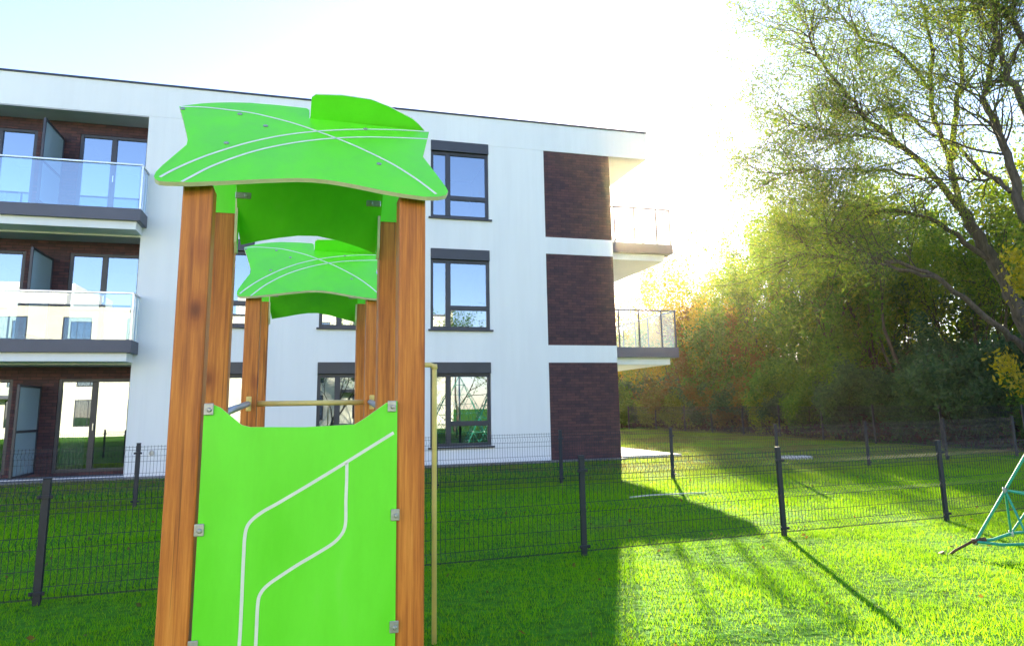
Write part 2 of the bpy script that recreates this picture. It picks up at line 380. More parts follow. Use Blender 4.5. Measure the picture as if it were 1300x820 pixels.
# window assembly -----------------------------------------------------------
def window(xa, xb, za, zb, shutter=.29, yy=T+.05):
    """frame > pane (three panes in one look), with sill and shutter box."""
    fw = .06; zt = zb-shutter
    q = bb(); y0, y1 = yy, yy+.07
    q.box(xa, xa+fw, y0, y1, za, zt, .006); q.box(xb-fw, xb, y0, y1, za, zt, .006)
    q.box(xa+fw, xb-fw, y0+.001, y1, za, za+fw, .006); q.box(xa+fw, xb-fw, y0+.001, y1, zt-fw, zt, .006)
    mxp = xa+.30*(xb-xa)
    q.box(mxp-.045, mxp+.045, y0-.004, y1-.004, za+fw, zt-fw, .006)
    tz = za+.31*(zt-za); q.box(mxp+.045, xb-fw, y0+.002, y1-.01, tz-.04, tz+.04, .006)
    # sash lips
    for (u0, u1, v0, v1) in ((xa+fw, mxp-.045, za+fw, zt-fw), (mxp+.045, xb-fw, tz+.04, zt-fw), (mxp+.045, xb-fw, za+fw, tz-.04)):
        e = .022
        q.box(u0, u0+e, y0+.012, y1, v0, v1); q.box(u1-e, u1, y0+.012, y1, v0, v1)
        q.box(u0+e, u1-e, y0+.012, y1, v0, v0+e); q.box(u0+e, u1-e, y0+.012, y1, v1-e, v1)
    fr = part(q, 'window', M['anthracite'])
    for (u0, u1, v0, v1) in ((xa+fw, mxp-.045, za+fw, zt-fw), (mxp+.045, xb-fw, tz+.04, zt-fw), (mxp+.045, xb-fw, za+fw, tz-.04)):
        q = bb(); dz = rnd.uniform(-.0025, .0025); dx = rnd.uniform(-.0025, .0025)
        q.quad([(u0, yy+.05, v0), (u1, yy+.05+dx, v0), (u1, yy+.05+dx+dz, v1), (u0, yy+.05+dz, v1)]); part(q, 'pane', M['glass'], fr)
    q = bb(); q.box(xa+.001, xb-.001, T-.035, yy+.075, zt+.002, zb-.001, .008); part(q, 'shutter_box', M['anthracite'], fr)
    q = bb(); q.box(xa-.06, xb+.07, T-.07, yy, za-.045, za-.002, .004); part(q, 'sill', M['anthracite'], fr)
    # the room behind
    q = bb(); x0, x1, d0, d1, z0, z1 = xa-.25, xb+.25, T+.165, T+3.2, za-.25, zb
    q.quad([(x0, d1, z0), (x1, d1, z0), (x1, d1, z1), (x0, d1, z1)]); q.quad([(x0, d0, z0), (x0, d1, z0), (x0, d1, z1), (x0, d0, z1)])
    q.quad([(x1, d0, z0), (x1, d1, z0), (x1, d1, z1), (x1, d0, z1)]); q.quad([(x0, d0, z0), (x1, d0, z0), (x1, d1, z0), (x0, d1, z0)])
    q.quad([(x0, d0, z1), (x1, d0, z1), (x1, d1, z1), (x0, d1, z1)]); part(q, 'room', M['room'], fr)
for (xa, xb, za, zb) in openings:
    if xa != LOG[0]: window(xa, xb, za, zb)
# balcony recess ------------------------------------------------------------
YB = 18.81
for k, fz in enumerate(floors):
    top = 8.735 if k == 2 else fz+2.47
    q = bb(); wins = [(-7.98, -6.45), (-5.53, -3.98)]; wz = (fz+.06, fz+2.19)
    # brick back wall with the door openings
    facade(q, LOG[0], LOG[1], fz-.02, top+.1, [(a, c, wz[0], wz[1]) for a, c in wins], YB)
    for a, c in wins:
        q.quad([(a, YB, wz[0]), (a, YB+.1, wz[0]), (a, YB+.1, wz[1]), (a, YB, wz[1])]); q.quad([(c, YB, wz[0]), (c, YB+.1, wz[0]), (c, YB+.1, wz[1]), (c, YB, wz[1])])
        q.quad([(a, YB, wz[1]), (c, YB, wz[1]), (c, YB+.1, wz[1]), (a, YB+.1, wz[1])]); q.quad([(a, YB, wz[0]), (c, YB, wz[0]), (c, YB+.1, wz[0]), (a, YB+.1, wz[0])])
    part(q, 'brick_back_wall', M['brick'])
    q = bb(); q.box(LOG[0]+.001, LOG[1]-.001, T-.001 if k == 2 else T+.02, YB-.001, top, top+.03); part(q, 'recess_ceiling', M['soffit'])
    for a, c in wins:
        q = bb(); y0, y1 = YB+.02, YB+.09; mid = (a+c)/2-.02; fw = .075
        q.box(a, a+fw, y0, y1, *wz, .006); q.box(c-fw, c, y0, y1, *wz, .006); q.box(mid-.06, mid+.06, y0-.004, y1, wz[0]+fw, wz[1]-fw, .006)
        q.box(a+fw, c-fw, y0+.001, y1, wz[0], wz[0]+fw, .006); q.box(a+fw, c-fw, y0+.001, y1, wz[1]-fw, wz[1], .006)
        fr = part(q, 'balcony_door', M['anthracite'])
        for u0, u1 in ((a+fw, mid-.06), (mid+.06, c-fw)):
            q = bb(); dx = rnd.uniform(-.003, .003); q.quad([(u0, YB+.06, wz[0]+fw), (u1, YB+.06+dx, wz[0]+fw), (u1, YB+.06+dx, wz[1]-fw), (u0, YB+.06, wz[1]-fw)]); part(q, 'pane', M['glass'], fr)
        q = bb(); q.box(mid+.015, mid+.035, y0-.045, y0-.03, fz+1.0, fz+1.16); q.box(mid+.018, mid+.032, y0-.03, y0-.005, fz+1.03, fz+1.05); part(q, 'handle', M['steel'], fr)
        q = bb(); x0, x1, d0, d1, z0, z1 = a-.2, c+.2, YB+.105, YB+4, fz, fz+2.45
        q.quad([(x0, d1, z0), (x1, d1, z0), (x1, d1, z1), (x0, d1, z1)]); q.quad([(x0, d0, z0), (x0, d1, z0), (x0, d1, z1), (x0, d0, z1)])
        q.quad([(x1, d0, z0), (x1, d1, z0), (x1, d1, z1), (x1, d0, z1)]); q.quad([(x0, d0, z0), (x1, d0, z0), (x1, d1, z0), (x0, d1, z0)])
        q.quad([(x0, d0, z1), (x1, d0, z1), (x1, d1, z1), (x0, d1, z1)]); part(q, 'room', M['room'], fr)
        if k == 0:   # pale oval rings under the ceiling of the ground floor rooms
            for cx in ((a*.75+c*.25), (a*.25+c*.75)):
                q = bb(); pts = [(cx+.34*math.cos(t), YB+.5+.25*math.sin(t), fz+2.02) for t in [i*math.pi/12 for i in range(25)]]
                q.tube(pts, .028, 6, False); part(q, 'ceiling_ring', M['groove'], fr)
            q = bb(); n_ = 40; xs = [a+.08+i*(.5)/n_ for i in range(n_+1)]
            for i in range(n_): q.quad([(xs[i], YB+.22+.03*math.sin(i*1.1), wz[0]), (xs[i+1], YB+.22+.03*math.sin((i+1)*1.1), wz[0]), (xs[i+1], YB+.22+.03*math.sin((i+1)*1.1), wz[1]), (xs[i], YB+.22+.03*math.sin(i*1.1), wz[1])])
            part(q, 'curtain', M['curtain'], fr)
    # privacy screen
    yf = 17.47; xs_ = -5.88; zt = fz+2.02
    q = bb(); e = .05
    q.box(xs_-.025, xs_+.025, yf, yf+e, fz+.06, zt, .004); q.box(xs_-.025, xs_+.025, YB-e-.01, YB-.01, fz+.06, zt, .004)
    q.box(xs_-.024, xs_+.024, yf+e, YB-e-.01, zt-e, zt-.001); q.box(xs_-.024, xs_+.024, yf+e, YB-e-.01, fz+.061, fz+.06+e)
    q.box(xs_-.024, xs_+.024, yf+e, YB-e-.01, fz+1.0, fz+1.0+e)
    fr = part(q, 'privacy_screen', M['anthracite'])
    q = bb(); q.box(xs_-.006, xs_+.006, yf+e, YB-e-.01, fz+.06+e, fz+1.0); q.box(xs_-.006, xs_+.006, yf+e, YB-e-.01, fz+1.0+e, zt-e); part(q, 'screen_glass', M['frost'], fr)
# left balconies
def balcony(x0, x1, y0, y1, fz, posts_x, posts_y, slab_in, side_right=True, side_left=False):
    q = bb(); q.box(x0+(.0 if not side_left else slab_in), x1-slab_in, y0+slab_in, y1, fz-.49, fz-.30); sl = part(q, 'balcony', M['render'])
    q = bb(); t = .05
    q.box(x0, x1, y0, y0+t, fz-.30, fz-.02, .004)
    if side_right: q.box(x1-t, x1, y0+t, y1, fz-.30, fz-.021, .004)
    if side_left: q.box(x0, x0+t, y0+t, y1, fz-.30, fz-.021, .004)
    part(q, 'fascia', M['fascia'], sl)
    q = bb(); q.box(x0+t, x1-t, y0+t, y1, fz-.299, fz-.06); part(q, 'deck', M['plinth'], sl)
    zt = fz+1.03; e = .02
    q = bb(); xa = x0+.03
    for px in posts_x: q.box(px-.020, px+.020, y0+.03, y0+.055, fz-.02, zt-.012)
    for py in posts_y: q.box(x1-.055, x1-.03, py-.02, py+.02, fz-.02, zt-.012)
    q.box(x0, x1-.02, y0+.018, y0+.062, zt-.020, zt+.020, .004)
    if side_right: q.box(x1-.062, x1-.018, y0+.063, y1, zt-.019, zt+.019, .004)
    part(q, 'railing', M['steel'] if len(posts_x) < 4 else M['anthracite'], sl)
    q = bb(); g = y0+.068; q.quad([(xa, g, fz-.02), (x1-.08, g, fz-.02), (x1-.08, g, zt-.013), (xa, g, zt-.013)])
    if side_right: q.quad([(x1-.074, g+.01, fz-.02), (x1-.074, y1, fz-.02), (x1-.074, y1, zt-.014), (x1-.074, g+.01, zt-.014)])
    part(q, 'railing_glass', M['rail_glass_coated' if x1 < 0 else 'rail_glass'], sl)
for k in (1, 2):
    balcony(LOG[0]-.3, -3.76, 17.36, T-.002, floors[k], [-7.2, -3.79], [17.7, T-.1], .1)
for k in (1, 2):
    balcony(8.27, 10.17, T-.02, 23.4, floors[k]-.02, [8.36, 8.98, 9.68, 10.12], [18.9, 19.8, 20.7, 21.6, 22.5, 23.3], .19)
# sliding doors and side windows of the right hand flank (seen only from the side)
for k in range(3):
    for ya in (19.4, 25.0, 27.6):
        if ya > 20 and ya < 26: pass
        q = bb(); q.box(8.262, 8.30, ya, ya+1.7, floors[k]+(.06 if ya < 20 else .9), floors[k]+2.25, .006); fr = part(q, 'side_window', M['anthracite'])
        for j in (0, 1):
            q = bb(); q.box(8.301, 8.306, ya+.07+j*.82, ya+.81+j*.82, floors[k]+(.14 if ya < 20 else .98), floors[k]+2.17); part(q, 'pane', M['glass'], fr)
# plinth, vent on the wall, entry strip
q = bb(); q.box(LOG[0], LOG[1], T-.03, YB, .05, .245); part(q, 'terrace_plinth', M['plinth'])
q = bb(); q.tube([(-3.33, T+.01, .74), (-3.33, T-.03, .74)], [.06, .055], 16); part(q, 'wall_tap', M['galv'])
# small roof gear seen only from the side
q = bb(); q.box(WX0+.3, 9.1, T+.3, DEP-.3, 9.40, 9.58)
q.bm.clear(); q.quad([(WX0+.3, T+.3, 9.617), (9.2, T+.3, 9.617), (9.2, DEP-.3, 9.617), (WX0+.3, DEP-.3, 9.617)]); part(q, 'roof_surface', M['roof'])

# ================================================================== OPPOSITE BUILDING (seen mirrored in the glass)
OB = empty('apartment_building', (-14, -24, 0), 'cream apartment block across the lawn, seen only as a reflection in the window glass', 'building')
q = B(); q.box(-38, 26, -14, 0, -.2, 9.6); q.build('wall', M['cream_wall'], OB)
q = B(); q.box(-38.1, 26.1, -14.1, .1, 9.6, 9.75); q.build('coping', M['coping'], OB)
q = B(); q.box(-20, -4, -12, -2.5, 9.75, 12.2); q.box(8, 18, -12, -3, 9.75, 11.9); q.build('penthouse', M['render'], OB)
proto = None
for i in range(15):
    for k in range(3):
        x = -36+i*4.2
        if proto is None:
            q = B(); q.box(-.95, .95, -.02, .03, 0, 2.0); wf = q.build('window', M['anthracite'], OB)
            q = B(); q.box(-.87, -.03, .031, .036, .08, 1.92); q.box(.03, .87, .031, .036, .08, 1.92); q.build('pane', M['glass'], wf); proto = wf
            wf.location = (x, 0, .8+3.0*k)
        else:
            c = copy_tree(proto, OB); c.location = (x, 0, .8+3.0*k)
for i in range(5):
    for k in (1, 2):
        q = B(); q.box(-32+i*12.6-1.8, -32+i*12.6+1.8, .001, 1.3, 3*k-.1, 3*k+.15); sl = q.build('balcony', M['fascia'], OB)
        q = B(); q.box(-32+i*12.6-1.75, -32+i*12.6+1.75, 1.24, 1.26, 3*k+.15, 3*k+1.2); q.build('railing_glass', M['rail_glass'], sl)

# ================================================================== PLAY TOWERS
ZR = 2.748
OUT = [(-0.4932, 0.0083), (-0.4584, 0.0359), (-0.4186, 0.0655), (-0.3685, 0.09), (-0.3167, 0.1092), (-0.2453, 0.1256), (-0.1342, 0.1301), (-0.03, 0.1257), (-0.0182, 0.1053), (-0.0168, 0.0124), (0.4605, -0.0214), (0.4401, -0.1315), (0.4073, -0.306), (0.4379, -0.4536), (0.4633, -0.581), (0.4668, -0.6162), (0.4547, -0.6511), (0.4267, -0.6697), (0.375, -0.6777), (0.309, -0.6661), (0.2398, -0.6491), (0.1431, -0.6146), (0.0948, -0.6005), (0.0466, -0.5905), (-0.0012, -0.5888), (-0.0484, -0.5933), (-0.1551, -0.6206), (-0.2427, -0.6481), (-0.3687, -0.6838), (-0.4374, -0.6921), (-0.4584, -0.6902), (-0.4707, -0.6773), (-0.4775, -0.6558), (-0.4773, -0.6209), (-0.4667, -0.565), (-0.4191, -0.3718), (-0.4218, -0.3262), (-0.43, -0.2808), (-0.4596, -0.1386)]
ZS = .84            # all slope lengths are scaled from the traced plane to the built one
def catmull(pts, k=8):
    P = [pts[0]]+list(pts)+[pts[-1]]; out = []
    for i in range(1, len(P)-2):
        for j in range(k):
            t = j/k; p = []
            for a in range(2):
                p0, p1, p2, p3 = P[i-1][a], P[i][a], P[i+1][a], P[i+2][a]
                p.append(.5*((2*p1)+(-p0+p2)*t+(2*p0-5*p1+4*p2-p3)*t*t+(-p0+3*p1-3*p2+p3)*t**3))
            out.append(tuple(p))
    out.append(tuple(pts[-1])); return out
def strip(b, pts, w, org, ax, ay, h=.0012):
    """a thin raised line on a board"""
    org, ax, ay = Vector(org), Vector(ax), Vector(ay); nn = ax.cross(ay).normalized(); L = []
    for i, p in enumerate(pts):
        q0 = pts[max(i-1, 0)]; q1 = pts[min(i+1, len(pts)-1)]; dx, dy = q1[0]-q0[0], q1[1]-q0[1]; l = math.hypot(dx, dy) or 1
        px, py = -dy/l*w/2, dx/l*w/2
        L.append((b.bm.verts.new(org+ax*(p[0]+px)+ay*(p[1]+py)+nn*h), b.bm.verts.new(org+ax*(p[0]-px)+ay*(p[1]-py)+nn*h)))
    for A, C in zip(L, L[1:]): b.bm.faces.new((A[0], A[1], C[1], C[0]))
def bolt(b, c, nrm, r=.011, h=.006):
    c = Vector(c); nrm = Vector(nrm).normalized()
    b.tube([c, c+nrm*h*.6, c+nrm*h], [r, r, r*.55], 12)
import json
TRACE = json.loads('[[[-0.4884, 0.0041], [-0.4049, 0.021], [-0.3173, 0.0162], [-0.246, 0.009], [-0.1729, -0.0177], [-0.0718, -0.0696], [0.0197, -0.1368], [0.1007, -0.2026], [0.1711, -0.2717], [0.2394, -0.349], [0.2971, -0.4237], [0.3668, -0.5398], [0.4203, -0.6504]], [[-0.4592, -0.662], [-0.4353, -0.6089], [-0.3885, -0.5245], [-0.3238, -0.429], [-0.2153, -0.3005], [-0.0941, -0.1968], [0.0378, -0.1216], [0.178, -0.0691], [0.3245, -0.0367], [0.4633, -0.0235]], [[-0.393, -0.6862], [-0.3733, -0.6463], [-0.313, -0.5343], [-0.2086, -0.397], [-0.0907, -0.2904], [0.038, -0.2101], [0.175, -0.1559], [0.3182, -0.1261], [0.4462, -0.1111]]]')
def tower(cx, yf, yr, w, halfw, ytop, floor_z, label, panel=True):
    """play tower: four posts, gable roof of two leaf shaped boards, deck, front board"""
    t = empty('play_tower', (cx, (yf+yr)/2, 0), label, 'play tower', 'play towers of the timber climbing set')
    O = Vector((cx, (yf+yr)/2, 0))
    def pp(b, name, mat, parent=t):
        for v in b.bm.verts: v.co -= O
        return b.build(name, mat, parent)
    yc = (yf+yr+w)/2-.03
    for j, (sx, y0, zt) in enumerate(((-1, yf, 2.335), (1, yf, 2.345), (-1, yr, 2.50), (1, yr, 2.50))):
        x0 = cx+sx*halfw; x1 = x0+sx*w
        q = B(); q.box(min(x0, x1), max(x0, x1), y0, y0+w, -.05, zt, .007); pp(q, 'post', M['wood'])
    # roof boards
    run = yc-(yf-.035); ze = 2.345; L = math.hypot(run, ZR-ze); k = L/.645
    ay = Vector((0, run, ZR-ze)).normalized(); org = Vector((cx+.005, yc, ZR))
    q = B(); q.prism([(a, c*k) for a, c in OUT], .015, org, (1, 0, 0), ay, 0, 1); rp = pp(q, 'roof_board', [M['green'], M['cream_edge']])
    q = B()
    for ln in TRACE: strip(q, catmull([(a, c*k) for a, c in ln]), .0095, org, (1, 0, 0), ay)
    pp(q, 'groove_lines', M['groove'], rp)
    q = B(); nn = Vector((1, 0, 0)).cross(ay)
    for a, c in ((-.478, -.02), (-.275, -.02), (-.175, -.125), (-.295, -.33), (.20, -.06), (.235, -.415)): bolt(q, org+Vector((a, 0, 0))+ay*c*k, nn, .009, .005)
    pp(q, 'screws', M['galv'], rp)
    # rear board: same leaf turned round, its foot tucked between the rear posts
    ay2 = Vector((0, -(yr-.02-yc), (ZR-(2.37)))).normalized(); L2 = math.hypot(yr-.02-yc, ZR-2.37)
    hw = halfw-.006
    up = [(-a, c*k*1.05) for a, c in OUT if c > -.36]
    right = [p for p in up]
    # outline: turned top half, then notched to the width between the posts
    topo = [(.416, -.10), (.450, -.06), (.499, -.005), (.455, .035), (.427, .055), (.326, .095), (.254, .115), (.141, .12), (.040, .113), (.024, .100), (.020, .0), (-.405, -.03), (-.385, -.15)]
    topo = [(a, c*1.05) for a, c in topo]
    hb = L2
    arch = [(-hw+.012, -hb*1.13), (-.22, -hb*1.09), (-.13, -hb*1.045), (-.05, -hb*1.015), (.03, -hb*1.01), (.12, -hb*1.045), (.21, -hb*1.10), (hw-.012, -hb*1.16)]
    ol = topo+[(-.375, -.20), (.035-hw, -.20), (.035-hw, -hb*.95)]+[(a+.035, c) for a, c in arch]+[(.035+hw, -hb*.95), (.035+hw, -.20), (.45, -.20)]
    org2 = Vector((cx-.030, yc+.016, ZR-.012))
    q = B(); q.prism(ol, .015, org2+Vector((0, 0, 0)), (1, 0, 0), ay2, 0, 1); rb = pp(q, 'rear_roof_board', [M['green'], M['cream_edge']])
    for sx in (-1, 1):       # brackets holding the rear board
        q = B(); zc = 2.455
        q.box(cx+sx*(hw-.040)-.030, cx+sx*(hw-.040)+.030, yr-.215, yr-.209, zc-.013, zc+.013, .003)
        bolt(q, (cx+sx*(hw-.050), yr-.215, zc), (0, -1, 0), .007, .004)
        pp(q, 'bracket', M['galv'])
    for sx in (-1, 1):       # small boards over the rear post heads
        q = B(); x0 = cx+sx*(halfw-.0); x1 = cx+sx*(halfw+w+.005)
        q.prism([(0, 0), (abs(x1-x0), 0), (abs(x1-x0), .22), (0, .20)], .014, (min(x0, x1), yr-.004, 2.435), (1, 0, 0), (0, 0, 1), 0, 1); pp(q, 'post_head_board', [M['green'], M['cream_edge']])
    for sx in (-1, 1):       # cream edged cheek strips
        q = B(); xe = cx+sx*(halfw-.004)
        pr = [(0, .30), (.0, .05), (.012, -.06), (.05, -.10), (.07, -.1), (.07, .30)]
        q.prism(pr, .011, (xe+(.011 if sx < 0 else 0)-.0, yr-.075, 2.36), (0, 1, 0), (0, 0, 1), 0, 1); pp(q, 'cheek_strip', [M['green'], M['cream_edge']])
    # deck and beams
    q = B(); q.box(cx-halfw-.004, cx+halfw+.004, yf+.012, yr+w-.012, floor_z-.03, floor_z, .002)
    for i in range(5): pass
    pp(q, 'deck', M['deck'])
    q = B()
    for y in (yf+.02, yr+.02): q.box(cx-halfw+.001, cx+halfw-.001, y, y+.045, floor_z-.13, floor_z-.032, .003)
    pp(q, 'deck_beams', M['wood'])
    return t, pp
# tower one ---------------------------------------------------------------
C1 = -.0085; H1 = .3025; W1 = .092
t1, pp1 = tower(C1, 2.4, 3.12, W1, H1, 0, .90, 'near play tower with green leaf shaped roof and big green front board, left of centre')
pz = lambda x, z: (x-C1, z)
ol = [(-.301, 1.629), (-.283, 1.630), (-.255, 1.618), (-.19, 1.563), (-.165, 1.556), (0, 1.552), (.155, 1.557), (.185, 1.575), (.255, 1.624), (.278, 1.630), (.2915, 1.630), (.2915, .86), (.27, .83), (-.28, .83), (-.301, .86)]
q = B(); q.prism([(a, c) for a, c in ol], .015, (0, 2.385, 0), (1, 0, 0), (0, 0, 1), 0, 1); fp = pp1(q, 'front_board', [M['green'], M['cream_edge']])
q = B()
z5 = json.loads('[[[0.28, 1.5274], [0.2031, 1.4819], [0.1266, 1.4367], [0.0299, 1.3809], [-0.071, 1.3243], [-0.1133, 1.3024], [-0.1443, 1.2803], [-0.161, 1.2583], [-0.1666, 1.2264], [-0.1673, 1.1768], [-0.1676, 1.1205], [-0.1673, 1.0507], [-0.1675, 0.9612], [-0.1692, 0.9069]], [[0.1319, 1.4365], [0.1324, 1.3794], [0.1314, 1.319], [0.132, 1.2554], [0.1251, 1.2261], [0.1091, 1.205], [0.0871, 1.188], [0.0362, 1.1602], [-0.0068, 1.1381], [-0.0526, 1.1115], [-0.0908, 1.0876], [-0.1124, 1.0655], [-0.121, 1.0363], [-0.1219, 0.9568], [-0.1225, 0.9034]]]')
for ln in z5: strip(q, catmull(ln, 6), .010, (0, 2.385, 0), (1, 0, 0), (0, 0, 1))
pp1(q, 'groove_lines', M['groove'], fp)
for (x, z) in ((-.287, 1.613), (.273, 1.613), (-.296, 1.257), (.287, 1.268), (-.296, .93), (.287, .93)):
    q = B(); q.box(x-.014, x+.014, 2.3775, 2.3825, z-.018, z+.018, .002); bolt(q, (x+.002, 2.3775, z-.002), (0, -1, 0), .007, .005); pp1(q, 'clip', M['galv'])
# side board on the right of tower one (its edge shows behind the post)
q = B(); q.prism([(0, .85), (0, 1.42), (.02, 1.45), (.62, 1.45), (.62, .85)], .012, (C1+H1+W1+.003, 2.52, 0), (0, 1, 0), (0, 0, 1), 0, 1); pp1(q, 'side_board', [M['green'], M['cream_edge']])
# tower two ---------------------------------------------------------------
C2 = .035; H2 = .330; W2 = .092
t2, pp2 = tower(C2, 4.72, 5.66, W2, H2, 0, .90, 'far play tower with the same green roof, framed between the posts of the near tower')
q = B(); q.tube([(C2-H2+.0, 4.79, 1.655), (C2+H2, 4.79, 1.655)], .017, 12); pp2(q, 'cross_bar', M['yellow_pipe'])
for sx, dx in ((-1, -.045), (1, .045)):
    q = B(); x = C2+sx*H2+sx*.046; q.box(x-.016, x+.016, 4.713, 4.7185, 1.61, 1.70, .005); bolt(q, (x, 4.713, 1.685), (0, -1, 0), .008, .006); bolt(q, (x, 4.713, 1.625), (0, -1, 0), .008, .006); pp2(q, 'flange', M['yellow_pipe'])
# descending pole
q = B(); px, py = .905, 5.2
pts = [(C2+H2+W2-.01, 5.60, 1.93), (px-.06, 5.24, 1.93), (px-.02, py+.01, 1.925), (px, py, 1.90), (px, py, -.05)]
q.tube([(C2+H2+W2-.01, 5.20, 1.925), (px-.03, 5.2, 1.925), (px-.008, 5.2, 1.917), (px, 5.2, 1.895), (px, 5.2, 1.86), (px, 5.2, -.05)], .0185, 12)
q.tube([(px, 5.2, 1.93), (px, 5.2, 1.895)], [.02, .024], 12); pp2(q, 'sliding_pole', M['yellow_pipe'])
# bridge between the towers
br_ = empty('rope_bridge', (0, 4.0, 0), 'low timber bridge with grey handrails linking the near and far play towers', 'bridge')
q = B()
for i in range(13): 
    y = 3.26+i*.112; q.box(-.27, .29, y-4.0, y-4.0+.095, .86, .895, .004)
q.build('planks', M['wood'], br_)
for x0, x1 in ((-.33, -.345), (.345, .40)):
    q = B(); q.tube([(x0, 3.215-4, 1.60), (x1, 4.716-4, 1.655)], .017, 10); q.build('handrail', M['galv'], br_)

# ================================================================== FENCES
def fence_panel(L, h, parent, loc, rot, name='mesh_panel', wr=.0026, z0=.04):
    q = bmesh.new()
    folds = [.10, h*.5, h-.12]
    def off(z):
        for f in folds:
            if abs(z-f) < .05: return -.05*(1-abs(z-f)/.05)
        return 0
    prof = [z0]
    for f in folds: prof += [f-.05, f, f+.05]
    prof += [h]
    nv = int(L/.05); V = []; Fc = []
    def wire(pts, axis):
        base = len(V)
        for p in pts:
            if axis == 'v': d = [(-wr, -wr, 0), (wr, -wr, 0), (0, wr, 0)]
            else: d = [(0, -wr, -wr), (0, wr, 0), (0, -wr, wr)]
            for e in d: V.append((p[0]+e[0], p[1]+e[1], p[2]+e[2]))
        for i in range(len(pts)-1):
            for j in range(3): Fc.append((base+3*i+j, base+3*i+(j+1) % 3, base+3*i+3+(j+1) % 3, base+3*i+3+j))
    for i in range(nv+1):
        x = -L/2+i*L/nv; wire([(x, off(z), z) for z in prof], 'v')
    zz = [z0+.02]
    for f in folds: zz += [f-.05, f+.05]
    zz += [h*.28, h*.74, h-.02]
    for z in zz: wire([(-L/2, off(z)-wr*2, z), (L/2, off(z)-wr*2, z)], 'h')
    q.free(); me = bpy.data.meshes.new(name); me.from_pydata(V, [], Fc)
    o = link_mesh(name, me, M['fence'], parent, loc); o.rotation_euler = rot; return o
def fence_run(pts, h, label, post_h=None, wr=.0026):
    c = Vector((sum(p[0] for p in pts)/len(pts), sum(p[1] for p in pts)/len(pts), 0)); c.z = gz(c.x, c.y)
    t = empty('mesh_fence', c, label, 'fence', 'dark wire mesh fences crossing the lawn')
    ph = post_h or h+.03
    me = None
    for (x, y) in pts:
        z = gz(x, y)
        if me is None:
            q = B(); q.box(-.03, .03, -.02, .02, -.1, ph, .003); q.box(-.033, .033, -.023, .023, ph, ph+.014, .004); me = q.build('post', M['fence'], t)
            q = B()
            for zc in (.10, h-.12):
                q.box(-.062, .062, -.034, -.022, zc-.016, zc+.016, .002); q.tube([(-.046, -.034, zc), (-.046, -.044, zc)], .008, 8); q.tube([(.046, -.034, zc), (.046, -.044, zc)], .008, 8)
            cl = q.build('clamp', M['fence'], me); o = me
        else: o = copy_tree(me, t)
        o.location = (x-c.x, y-c.y, z-c.z)
    for (a, b) in zip(pts, pts[1:]):
        L = math.hypot(b[0]-a[0], b[1]-a[1]); za, zb = gz(*a), gz(*b)
        ang = math.atan2(b[1]-a[1], b[0]-a[0])
        fence_panel(L-.07, h, t, ((a[0]+b[0])/2-c.x, (a[1]+b[1])/2-c.y, (za+zb)/2-c.z), (0, -math.atan2(zb-za, L), ang), wr=wr)
        me_o = t.children[-1]
    return t
n1 = [(-7.3, 7.0), (-4.75, 7.15), (-2.17, 7.32), (.42, 7.42), (2.96, 7.54), (5.64, 7.72), (8.30, 7.87), (10.55, 8.15), (13.1, 8.3), (15.6, 8.45)]
fence_run(n1, 1.02, 'nearest dark wire mesh fence, just behind the play towers and rope net')
n2 = [(-7.9, 13.0), (-5.3, 13.03), (-2.61, 13.08), (-.1, 13.2), (2.35, 13.35), (4.85, 13.45), (7.2, 13.3), (9.85, 13.5), (12.45, 13.75), (15.1, 14.1), (17.7, 14.4)]
fence_run(n2, .98, 'middle dark wire mesh fence across the lawn, closer to the white building')
n3 = [(18.6, 14.8), (18.45, 17.3), (18.3, 19.8), (18.3, 22.3), (18.3, 24.8), (18.3, 27.3), (18.3, 29.8), (18.3, 32.3), (18.0, 34.8), (17.6, 37.3)]
fence_run(n3, 1.25, 'farthest dark wire mesh fence along the edge of the wood', wr=.004)

# lawn odds and ends
q = B(); q.tube([(5.23-6, 0, .02), (5.6-6, .01, .035), (6.1-6, .03, .03), (6.68-6, .05, .02)], .012, 8); o = q.build('hose', M['hose'], None, (6, 11.18, gz(6, 11.18)+.01)); tag(o, 'thin pale hose lying on the shaded lawn between two fences', 'hose')
q = B(); q.tube([(0, 0, -.02), (0, 0, .05), (0, 0, .058)], [.42, .42, .39], 32); o = q.build('manhole_cover', M['pave'], None, (12.26, 16.07, gz(12.26, 16.07))); tag(o, 'pale round manhole cover set in the lawn behind the middle fence', 'manhole cover')

def fallen():
    rg = np.random.default_rng(9); n = 900; x = rg.uniform(-6, 18, n); y = 4+28*rg.uniform(0, 1, n)**1.3
    k = ~((x < 8.3) & (y > 17.5)); x, y = x[k], y[k]; C = np.stack([x, y, gz_np(x, y)+.035], 1)
    me = leaf_mesh(C, None, 1, .008, .055, rg, .6, 0, .3); me.name = 'fallen_leaves'; o = link_mesh('fallen_leaves', me, M['leaf_russet']); tag(o, 'small brown and yellow leaves fallen on the lawn', 'fallen leaves', kind='stuff')

